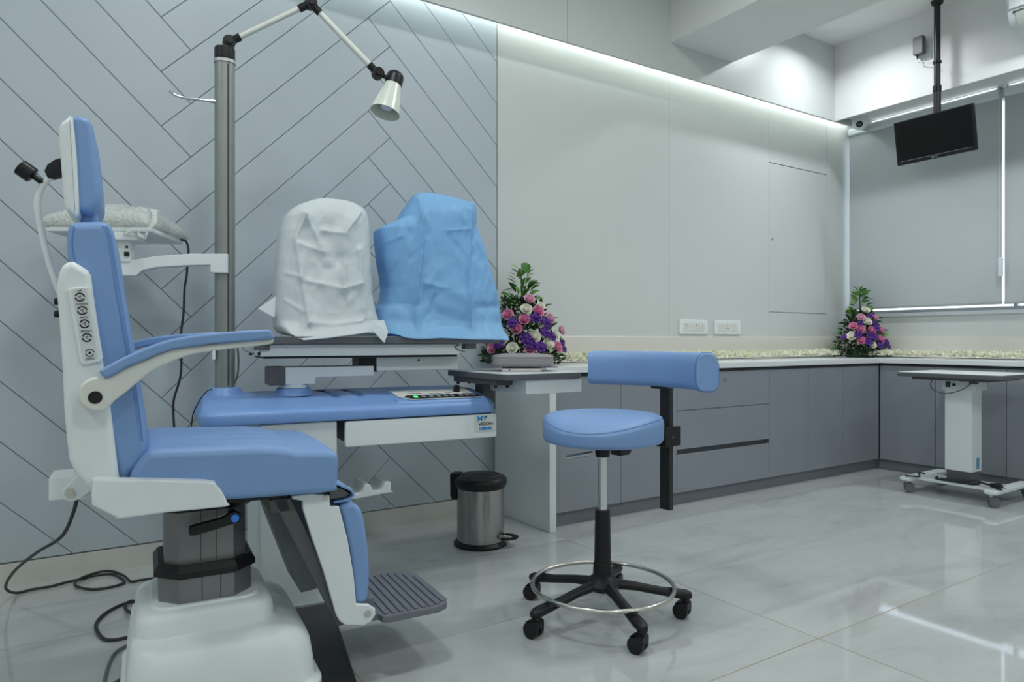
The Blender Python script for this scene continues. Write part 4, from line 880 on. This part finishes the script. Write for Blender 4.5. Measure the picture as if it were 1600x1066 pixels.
def arrangement(label, locx, face, flowers, seed, H=.49, RAD=.2, back=.10):
    """face: heading the bouquet faces; local x = right seen from the front, -y = front"""
    rd = random.Random(seed); t = thing('flower_arrangement', label, 'flowers', locx, face)
    def surf(x, z):  # front surface depth of the cone at height z
        r = RAD*(1-(z/H))**.8+.015; x = max(-r, min(r, x)); return -math.sqrt(max(0, r*r-x*x))*.62
    bm = nb(); stack(bm, [(rrect(-.08, .08, -.06, .06, .02), .0005), (rrect(-.075, .075, -.055, .055, .02), .06)]); obj('foam_block', bm, 'foliage', t)
    bm = nb(); tube(bm, [(0, 0, .05), (.004, .005, .25), (-.004, 0, H-.03)], .004, 6)
    for k in range(1500):    # dense small greenery filling the cone
        z = H*.66*rd.random()**1.3; r = (RAD*(1-z/H)**.85)*rd.random()**.5; a = rd.uniform(0, 2*PI); p = Vector((r*math.cos(a), r*math.sin(a)*.6 if math.sin(a) < 0 else r*math.sin(a)*.40, z+.006))
        p.y = min(p.y, back-.02)
        d = Vector((p.x*2+rd.gauss(0, .12), p.y*2-.05+rd.gauss(0, .12), .12+rd.gauss(0, .12))).normalized(); s = d.cross(Vector((rd.gauss(0, 1), rd.gauss(0, 1), 1))).normalized()
        l = rd.uniform(.02, .038); v = [bm.verts.new(q) for q in (p, p+d*l*.5+s*l*.24, p+d*l, p+d*l*.5-s*l*.24)]
        if max(q.co.y for q in v) < back and min(q.co.z for q in v) > .002: bm.faces.new(v)
        else: [bm.verts.remove(q) for q in v]
    o = obj('greenery', bm, 'foliage', t); o['kind'] = 'stuff'
    for k in range(84):     # the larger leaves: a spire on top and a fringe at the sides
        if k < 58: z = rd.uniform(.52, .97)*H; a = rd.uniform(0, 2*PI); r = .01+.10*(1-z/H)*1.3; up = .5
        else: z = rd.uniform(.08, .68)*H; a = rd.choice((rd.uniform(-.5, .4), rd.uniform(PI-.4, PI+.5), rd.uniform(PI*1.2, PI*1.8))); r = RAD*(1-z/H)**.8*.92; up = .25
        p = Vector((r*math.cos(a), r*math.sin(a)*.6, z)); d = Vector((math.cos(a)*.8, math.sin(a)*.6-.1, up+rd.gauss(0, .25))).normalized()
        if p.y+d.y*.06 > back: d.y = -.2
        o = obj('leaf', leafB if (k < 58 and k % 4) or k % 3 == 0 else leafA, None, t); x = d; yv = Vector((rd.gauss(0, .5), rd.gauss(0, .5), 1)).cross(x).normalized(); zv = x.cross(yv)
        o.matrix_local = Matrix.Translation(p) @ Matrix((x, yv, zv)).transposed().to_4x4() @ Matrix.Scale(rd.uniform(.75, 1.15), 4)
    for kind, x, z, sc in flowers:
        y = surf(x, z)-.004; n = Vector((x*3.2, y*3.0-.22, .22+z*.4))
        if kind == 'v':
            o = obj('purple_cluster', POM, None, t); orient(o, (x, y-.016, z), n, rd.random()*6, sc*1.2)
        else:
            o = obj({'p': 'pink_rose', 'l': 'pink_rose', 'w': 'white_rose'}[kind], RO[kind], None, t); orient(o, (x, y-.004, z), n, rd.random()*6, sc)
    return t
f1 = [('l', .03, .315, .95), ('w', .015, .265, 1), ('w', .085, .285, .8), ('p', .07, .255, 1.05), ('p', .005, .215, 1), ('l', .125, .222, 1), ('v', .055, .222, 1.1), ('v', .105, .20, 1.1), ('w', .09, .185, 1), ('p', -.03, .17, 1), ('w', .05, .135, 1.1), ('v', .10, .155, 1.1), ('v', .01, .125, 1.2), ('v', .03, .10, 1.1), ('w', .15, .145, 1), ('v', .13, .135, 1), ('l', .185, .165, .95), ('p', .03, .075, .95), ('v', .075, .085, 1.2), ('w', .115, .10, 1.15), ('p', .16, .085, 1), ('v', .19, .11, .8), ('v', .20, .075, .7),
      ('w', -.09, .12, 1), ('p', -.07, .24, 1), ('v', -.05, .20, 1.1), ('v', -.11, .10, 1.1), ('l', -.12, .18, 1), ('w', -.05, .08, 1), ('p', -.14, .08, 1)]
arrangement('tall flower arrangement of pink, white and purple blooms behind the blue cover', (1.912, 2.845, .7425), -31, f1, 3, H=.485, RAD=.21, back=.05)
f2 = [('w', .0, .325, 1), ('l', -.035, .275, 1), ('w', .0, .245, 1.1), ('l', .065, .272, .9), ('v', .02, .285, .9), ('p', -.085, .215, 1), ('p', -.045, .195, 1), ('p', .025, .185, 1.05), ('p', .095, .185, 1), ('v', .0, .15, 1.1), ('v', .055, .20, 1), ('w', -.10, .145, 1.15), ('p', -.05, .115, 1), ('p', .085, .125, 1), ('w', .02, .085, .9), ('v', -.07, .155, 1.1), ('v', .03, .14, 1.1), ('v', .12, .10, 1), ('v', -.145, .14, .8), ('v', -.01, .105, 1.1), ('v', .07, .08, 1), ('v', -.05, .235, .8), ('v', .14, .075, .8), ('v', .05, .235, .9)]
arrangement('flower arrangement of roses in the far counter corner under the blind', (4.757, 2.772, .7425), -33, f2, 9, H=.48, RAD=.2, back=.14)
# garland of pale chrysanthemum heads along the back of the counter
bm = nb(); rd = random.Random(5)
def bloom(c, r):
    for k in range(44):
        ph = rd.uniform(0, 2*PI); el = rd.uniform(.05, 1.45); d = Vector((math.cos(ph)*math.cos(el), math.sin(ph)*math.cos(el), math.sin(el)*.95)); s = d.cross(Vector((rd.gauss(0, 1), rd.gauss(0, 1), .7))).normalized()*r*.15
        v = [bm.verts.new(c+q) for q in (d*r*.2, d*r*.7+s, d*r, d*r*.7-s)]; bm.faces.new(v)
def run(p0, p1, n, nrm):
    for k in range(n):
        for row in range(2):
            c = Vector(p0).lerp(Vector(p1), (k+.5*row+rd.uniform(-.2, .2))/n)+Vector(nrm)*(row*.042+rd.uniform(-.008, .008)); c.z = .756+.008*row+rd.uniform(0, .008)
            bloom(c, rd.uniform(.034, .044))
run((1.93, 2.80, 0), (4.72, 2.86, 0), 92, (0, .05/.05, 0)); run((4.76, 2.74, 0), (4.76, 1.0, 0), 58, (1, 0, 0))
g_ = obj('flower_garland', bm, 'mum', None, angle=80); g_['kind'] = 'stuff'; tag(g_, 'long garland of pale green-white chrysanthemums along the back of the counter', 'garland')
bm = nb()
for k in range(16):
    a = 2*PI*k/16; d = Vector((math.cos(a), math.sin(a), .5)).normalized(); s = Vector((-math.sin(a), math.cos(a), 0))*.004
    v = [bm.verts.new(q) for q in (d*.003, d*.014+s, d*.02, d*.014-s)]; bm.faces.new(v)
lathe(bm, [(.006, 0), (.006, .006), (0, .009)], n=10); o = obj('yellow_flower', bm, 'yellow', None, loc=(3.52, 2.775, .765)); tag(o, 'single small yellow flower on the pale garland', 'flower')

# ================================================================== PEDAL BIN
t = thing('pedal_bin', 'small brushed steel pedal bin with black lid standing by the white end panel', 'bin', (1.492, 2.535, 0), -48)
bm = nb(); lathe(bm, [(0, .0005), (.108, .0005), (.114, .004), (.114, .010), (.106, .018), (.103, .022)], n=48); obj('base_ring', bm, 'black', t)
bm = nb(); lathe(bm, [(.1005, .02), (.1005, .246)], n=64); 
sm_ = mat('brushed_bin_steel', 'A6A7A4', .24, metal=1, var=.03, scale=3)
obj('body', bm, sm_, t)
bm = nb(); lathe(bm, [(.099, .24), (.104, .244), (.110, .256), (.1125, .268), (.110, .279), (.100, .288), (.082, .294), (.078, .290), (.06, .297), (.03, .302), (0, .303)], n=48); ld_ = obj('lid', bm, 'black', t)
bm = nb(); lathe(bm, [(.081, .2945), (.0835, .2955), (.0845, .2945)], n=48); obj('lid_trim', bm, 'dgrey', ld_)
bm = nb(); slab(bm, [(-.128, .20), (-.118, .185), (-.100, .185), (-.098, .24), (-.085, .285), (-.09, .298), (-.124, .298), (-.129, .29)], -.03, .03, .005, 2, 'xz'); obj('hinge_housing', bm, 'black', t)
bm = nb(); slab(bm, [(.095, -.035), (.118, -.045), (.155, -.028), (.165, 0), (.155, .028), (.118, .045), (.095, .035), (.120, .028), (.138, .012), (.138, -.012), (.12, -.028)], .034, .042, .003, 2, 'xy', k=2); pd = obj('pedal', bm, 'black', t)
bm = nb(); cyl(bm, (.095, -.032, .037), (.12, -.04, .037), .004, n=10); box(bm, .10, .125, -.01, .01, .012, .036, bev=.002); obj('pedal_rod', bm, 'steelring', pd)

# ================================================================== STOOL
SX, SY = 1.412, 1.651
t = thing('stool', 'blue vinyl drafting stool with curved backrest, foot ring and black castors', 'stool', (SX, SY, 0), 6)
def seat_ring(r, z, dip=0): return r, z
bm = nb(); n = 64; rings = []
prof = [(0, .548), (.10, .547), (.165, .548), (.180, .553), (.1865, .563), (.187, .585), (.187, .608), (.185, .620), (.179, .629), (.168, .635), (.145, .638), (.11, .6375), (.07, .635), (.03, .634), (0, .634)]
for r, z in prof:
    if r == 0: rings.append([bm.verts.new((0, 0, z))]); continue
    ring = []
    for i in range(n):
        th = 2*PI*i/n; fr = math.cos(th-R(205)); dp = 0
        if z > .60: dp = -.034*max(0, fr)**2.2*(r/.187)**2.2*(1 if z > .615 else .6)       # rolled-down front lip
        ring.append(bm.verts.new((r*math.cos(th), r*math.sin(th), z+dp)))
    rings.append(ring)
for a, b in zip(rings, rings[1:]):
    if len(a) == 1: [bm.faces.new((a[0], b[i], b[(i+1) % n])) for i in range(n)]
    elif len(b) == 1: [bm.faces.new((a[i], a[(i+1) % n], b[0])) for i in range(n)]
    else: bridge(bm, a, b)
stc = obj('seat', bm, 'blue', t, angle=60)
bm = nb(); tube(bm, [(.1815*math.cos(2*PI*i/48), .1815*math.sin(2*PI*i/48), .6275-.0322*max(0, math.cos(2*PI*i/48-R(205)))**2.2) for i in range(48)], .0008, 6, closed=True, smooth=0); obj('seat_piping', bm, 'blue', stc)
bm = nb(); cyl(bm, (0, 0, .547), (0, 0, .53), .06, n=20); cyl(bm, (0, 0, .535), (0, 0, .502), .026, .021, n=20); obj('seat_boss', bm, 'black', t)
bm = nb(); cyl(bm, (0, 0, .505), (0, 0, .330), .0145, n=24); obj('gas_lift', bm, 'chrome', t)
bm = nb(); cyl(bm, (0, 0, .338), (0, 0, .17), .0235, .0265, n=28, bev=.003); obj('sleeve', bm, 'black', t)
bm = nb(); lathe(bm, [(0, .175), (.027, .175), (.0285, .172), (.030, .145), (.030, .135), (.05, .118), (.055, .108), (.045, .092), (.03, .085), (0, .083)], n=32); obj('hub', bm, 'black', t)
for k in range(5):
    a = R(182-6+72*k)
    T_ = Matrix.Rotation(a, 4, 'Z')
    bm = nb(); rs = []
    for x, z, hw_, hh in ((.03, .108, .020, .016), (.10, .1, .0165, .0135), (.18, .085, .0165, .013), (.225, .079, .0195, .015), (.245, .076, .0195, .0155), (.262, .074, .0175, .0145), (.275, .072, .010, .010)):
        rs.append([bm.verts.new((x, hw_*math.cos(2*PI*i/14), z+hh*math.sin(2*PI*i/14))) for i in range(14)])
    for q, p in zip(rs, rs[1:]): bridge(bm, q, p)
    bm.faces.new(rs[0]); bm.faces.new(rs[-1]); cyl(bm, (.257, 0, .072), (.257, 0, .052), .013, n=16)
    bmesh.ops.transform(bm, matrix=T_, verts=bm.verts[:]); leg = obj('leg', bm, 'black', t)
    Tc = Matrix.Translation(Vector((.257*math.cos(a), .257*math.sin(a), 0))) @ Matrix.Rotation(R(289+(k*37)%17-8), 4, 'Z')
    bm = nb()
    for s in (-1, 1): cyl(bm, (-.012, s*.004, .0245), (-.012, s*.021, .0245), .0242, n=24, bev=.003)
    slab(bm, [(-.030, .045), (-.018, .053), (.006, .055), (.013, .05), (.013, .03), (.006, .026), (-.002, .042), (-.016, .049)], -.020, .020, .003, 2, 'xz')
    bmesh.ops.transform(bm, matrix=Tc, verts=bm.verts[:]); obj('castor', bm, 'black', leg)
bm = nb(); tube(bm, [(.218*math.cos(2*PI*i/64), .218*math.sin(2*PI*i/64), .104) for i in range(64)], .0068, 12, closed=True, smooth=0); obj('foot_ring', bm, 'steelring', t)
# backrest bolster bent around the seat
bm = nb(); rs = []; NB = 26
def bol(u):
    th = u*R(43); rad = .36; cx = .287-rad
    return Vector((cx+rad*math.cos(th), -rad*math.sin(th)*1.02, 0)), th
def dshape(sx, sz):   # D section: flat bottom, rounded top
    o = []
    for i in range(24):
        a = 2*PI*i/24; x = math.copysign(abs(math.cos(a))**.7, math.cos(a))*sx; z = math.copysign(abs(math.sin(a))**(.8 if math.sin(a) > 0 else .45), math.sin(a))*sz
        o.append((x, z))
    return o
for i in range(NB+1):
    u = -1+2*i/NB; e = abs(u); f = 1 if e < .94 else math.sqrt(max(.0, 1-((e-.94)/.06)**2))*.09+.91
    p, th = bol(u)
    rs.append([bm.verts.new((p.x+x*f*math.cos(th), p.y-x*f*math.sin(th), .767+z*f)) for x, z in dshape(.036, .060)])
for q, p in zip(rs, rs[1:]): bridge(bm, q, p)
bm.faces.new(rs[0]); bm.faces.new(rs[-1]); bkr = obj('backrest', bm, 'blue', t, angle=50)
for u in (1,):
    p, th = bol(u*.965); bm = nb(); tube(bm, [(p.x+x*1.0*math.cos(th), p.y-x*1.0*math.sin(th), .767+z*1.0) for x, z in dshape(.0363, .0603)], .0012, 6, closed=True, smooth=0); obj('backrest_piping', bm, 'seam', bkr)
bm = nb(); slab(bm, rrect(.302, .322, -.022, .022, .004), .29, .75, .002, 1, 'xy'); obj('back_post', bm, 'black2', t)
obj('post_bracket', B(.27, .310, -.035, .035, .70, .74, bev=.004), 'black2', t)
bm = nb(); slab(bm, [(.06, .50), (.10, .50), (.115, .516), (.27, .528), (.27, .549), (.06, .549)], -.022, .022, .003, 2, 'xz'); obj('back_arm', bm, 'black2', t)
bm = nb(); box(bm, .262, .345, -.036, .036, .508, .574, bev=.003); cl = obj('post_clamp', bm, 'black', t)
bm = nb(); cyl(bm, (.30, -.0365, .54), (.30, -.0385, .54), .0025, n=10); obj('screw', bm, 'alu', cl)
bm = nb(); slab(bm, [(-.03, .008), (-.07, .012), (-.115, .012), (-.12, -.008), (-.10, -.012), (-.085, -.006), (-.07, -.012), (-.03, -.008)], .498, .510, .003, 1, 'xy')
bmesh.ops.transform(bm, matrix=Matrix.Rotation(R(-32), 4, 'Z') @ Matrix.Translation((0, 0, .0)) @ Matrix.Translation((0, 0, .52)) @ Matrix.Rotation(R(-9), 4, 'Y') @ Matrix.Translation((0, 0, -.505)), verts=bm.verts[:]); obj('height_lever', bm, 'alu', t)

# ================================================================== MOTORISED TABLE
MX, MY = 4.23, 1.855
t = thing('motorised_table', 'white wheeled motorised instrument table with grey top before the far cabinets', 'table', (MX, MY, 0))
bm = nb(); slab(bm, rrect(3.985-MX, 4.455-MX, 1.585-MY, 2.115-MY, .03, 5), .660, .683, .002, 2, 'xy'); tt_ = obj('tabletop', bm, 'traygrey', t)
bm = nb(); slab(bm, inset(rrect(3.985-MX, 4.455-MX, 1.585-MY, 2.115-MY, .03, 5), .002), .6825, .6845, .0005, 1, 'xy'); obj('table_surface', bm, 'counter', tt_)
obj('upper_column', B(4.10-MX, 4.215-MX, 1.768-MY, 1.905-MY, .150, .62, bev=.004), 'white2', t)
obj('lower_column', B(4.107-MX, 4.208-MX, 1.775-MY, 1.898-MY, .088, .158), 'dgrey', t, smooth=False)
hd_ = obj('control_head', B(4.092-MX, 4.225-MX, 1.745-MY, 1.915-MY, .592, .648, bev=.003), 'white2', t)
bm = nb(); box(bm, 4.089-MX, 4.093-MX, 1.872-MY, 1.895-MY, .606, .636); sw = obj('rocker_switch', bm, 'black', hd_, smooth=False)
obj('switch_light', B(4.0885-MX, 4.0895-MX, 1.875-MY, 1.892-MY, .609, .633), mat('dim_green_switch', '1E4A36', .4), sw, smooth=False)
bm = nb(); cyl(bm, (4.093-MX, 1.853-MY, .621), (4.088-MX, 1.853-MY, .621), .008, n=16); obj('jack', bm, 'black', hd_)
bm = nb(); box(bm, 4.085-MX, 4.11-MX, 1.74-MY, 1.775-MY, .63, .655); box(bm, 4.085-MX, 4.10-MX, 1.80-MY, 1.815-MY, .64, .655); box(bm, 4.06-MX, 4.10-MX, 1.90-MY, 1.93-MY, .645, .659); obj('cable_plug', bm, 'dgrey', hd_)
obj('support_plate', B(4.02-MX, 4.40-MX, 1.66-MY, 2.04-MY, .645, .660), 'dgrey', t, smooth=False)
bm = nb(); tube(bm, [(4.085-MX, 1.76-MY, .635), (4.07-MX, 1.80-MY, .60), (4.065-MX, 1.85-MY, .578), (4.068-MX, 1.90-MY, .572), (4.075-MX, 1.95-MY, .585), (4.09-MX, 1.975-MY, .615), (4.10-MX, 1.965-MY, .648)], .003, 8); obj('table_cable', bm, 'gcable', t)
obj('side_sticker', B(4.150-MX, 4.185-MX, 1.7672-MY, 1.7685-MY, .165, .225), mat('blue_sticker', '6D93B4', .5), t, smooth=False)
for y in (2.075, 1.645):
    o = obj('base_rail', slab(nb(), rrect(4.005-MX, 4.455-MX, y-.033-MY, y+.033-MY, .02), .068, .086, .004, 2, 'xy'), 'white2', t)
obj('base_beam', B(4.08-MX, 4.26-MX, 1.668-MY, 2.05-MY, .070, .088, bev=.004), 'white2', t)
for x, y in ((4.036, 2.075), (4.42, 2.075), (4.028, 1.645), (4.432, 1.645)):
    x -= MX; y -= MY; bm = nb(); cyl(bm, (x, y, .068), (x, y, .052), .009, n=12); cs_ = obj('castor', bm, 'white2', t)
    Tc = Matrix.Translation((x, y, 0)) @ Matrix.Rotation(R(-50), 4, 'Z')
    bm = nb()
    for s in (-1, 1): cyl(bm, (.012, s*.004, .0255), (.012, s*.02, .0255), .0252, n=24, bev=.003)
    slab(bm, [(-.014, .03), (-.014, .052), (.0, .057), (.02, .055), (.036, .044), (.03, .04), (.012, .05), (-.004, .045), (-.007, .03)], -.021, .021, .003, 2, 'xz'); bmesh.ops.transform(bm, matrix=Tc, verts=bm.verts[:]); obj('castor_wheel', bm, 'caster', cs_)
t2 = thing('power_cable', 'black power cable with plug coiled on the wheeled table base', 'cable', (MX, MY, .088))
bm = nb(); z = .006
path = [(-.20, .225, .004), (-.205, .19, .008), (-.16, .17, .005), (-.13, .19, .02), (-.10, .205, .018), (-.06, .19, z)]
path2 = [(-.10, .10, z+.002), (-.145, .085, z), (-.152, .02, z), (-.150, -.07, z), (-.145, -.115, z+.003), (-.13, -.13, .02), (-.15, -.11, .03), (-.155, -.03, .012), (-.15, .06, .010), (-.152, -.05, .02), (-.150, -.13, .024), (-.145, -.16, .018), (-.15, -.19, .016)]
tube(bm, path, .0045, 8); tube(bm, path2, .0055, 8); obj('cord', bm, 'rubber', t2)
bm = nb(); cyl(bm, (-.15, -.185, .017), (-.152, -.215, .017), .011, .0155, n=16); cyl(bm, (-.152, -.212, .017), (-.153, -.238, .018), .0165, .018, n=20, bev=.003); pg = obj('plug', bm, 'black', t2)
bm = nb()
for dx, dz in ((0, .009), (-.009, -.005), (.009, -.005)): cyl(bm, (-.153+dx, -.237, .018+dz), (-.154+dx, -.256, .018+dz), .0026, n=10)
obj('pins', bm, 'steelring', pg)

# ================================================================== CABLES ON THE FLOOR
bm = nb(); tube(bm, [(.035, 1.96, .505), (.025, 2.02, .44), (.0, 2.12, .36), (-.06, 2.3, .28), (-.12, 2.55, .17), (-.15, 2.75, .07), (-.13, 2.87, .012), (-.08, 2.90, .006), (-.03, 2.90, .006), (.018, 2.92, .006), (.068, 2.93, .006), (.11, 2.945, .006), (.16, 2.92, .006), (.185, 2.80, .006), (.10, 2.78, .006), (.043, 2.85, .008), (.051, 2.90, .014), (.105, 2.955, .012), (.15, 2.95, .012), (.188, 2.87, .012), (.208, 2.80, .006), (.235, 2.80, .006), (.31, 2.79, .006), (.40, 2.76, .006), (.5, 2.68, .006)], .0045, 8, smooth=8)
tag(obj('power_cable', bm, 'rubber'), 'dark cable hanging from the chair back and tangled by the skirting', 'cable')
bm = nb(); tube(bm, [(.27, 2.40, .006), (.235, 2.56, .006), (.205, 2.585, .006), (.164, 2.572, .006), (.117, 2.521, .006), (.088, 2.44, .006), (.093, 2.345, .006), (.114, 2.29, .006), (.167, 2.285, .006), (.215, 2.32, .014), (.24, 2.36, .012), (.19, 2.44, .014), (.172, 2.50, .012), (.175, 2.55, .014), (.20, 2.56, .014), (.25, 2.48, .006)], .005, 8, smooth=8)
tag(obj('power_cable', bm, 'rubber'), 'dark cable looped on the floor just left of the chair base', 'cable')
bm = nb(); tube(bm, [(.165, 2.23, .006), (.125, 2.19, .006), (.105, 2.12, .006), (.09, 2.02, .006), (.08, 1.92, .006)], .004, 8)
tag(obj('power_cable', bm, 'gcable'), 'short grey cable curving along the left side of the chair base', 'cable')
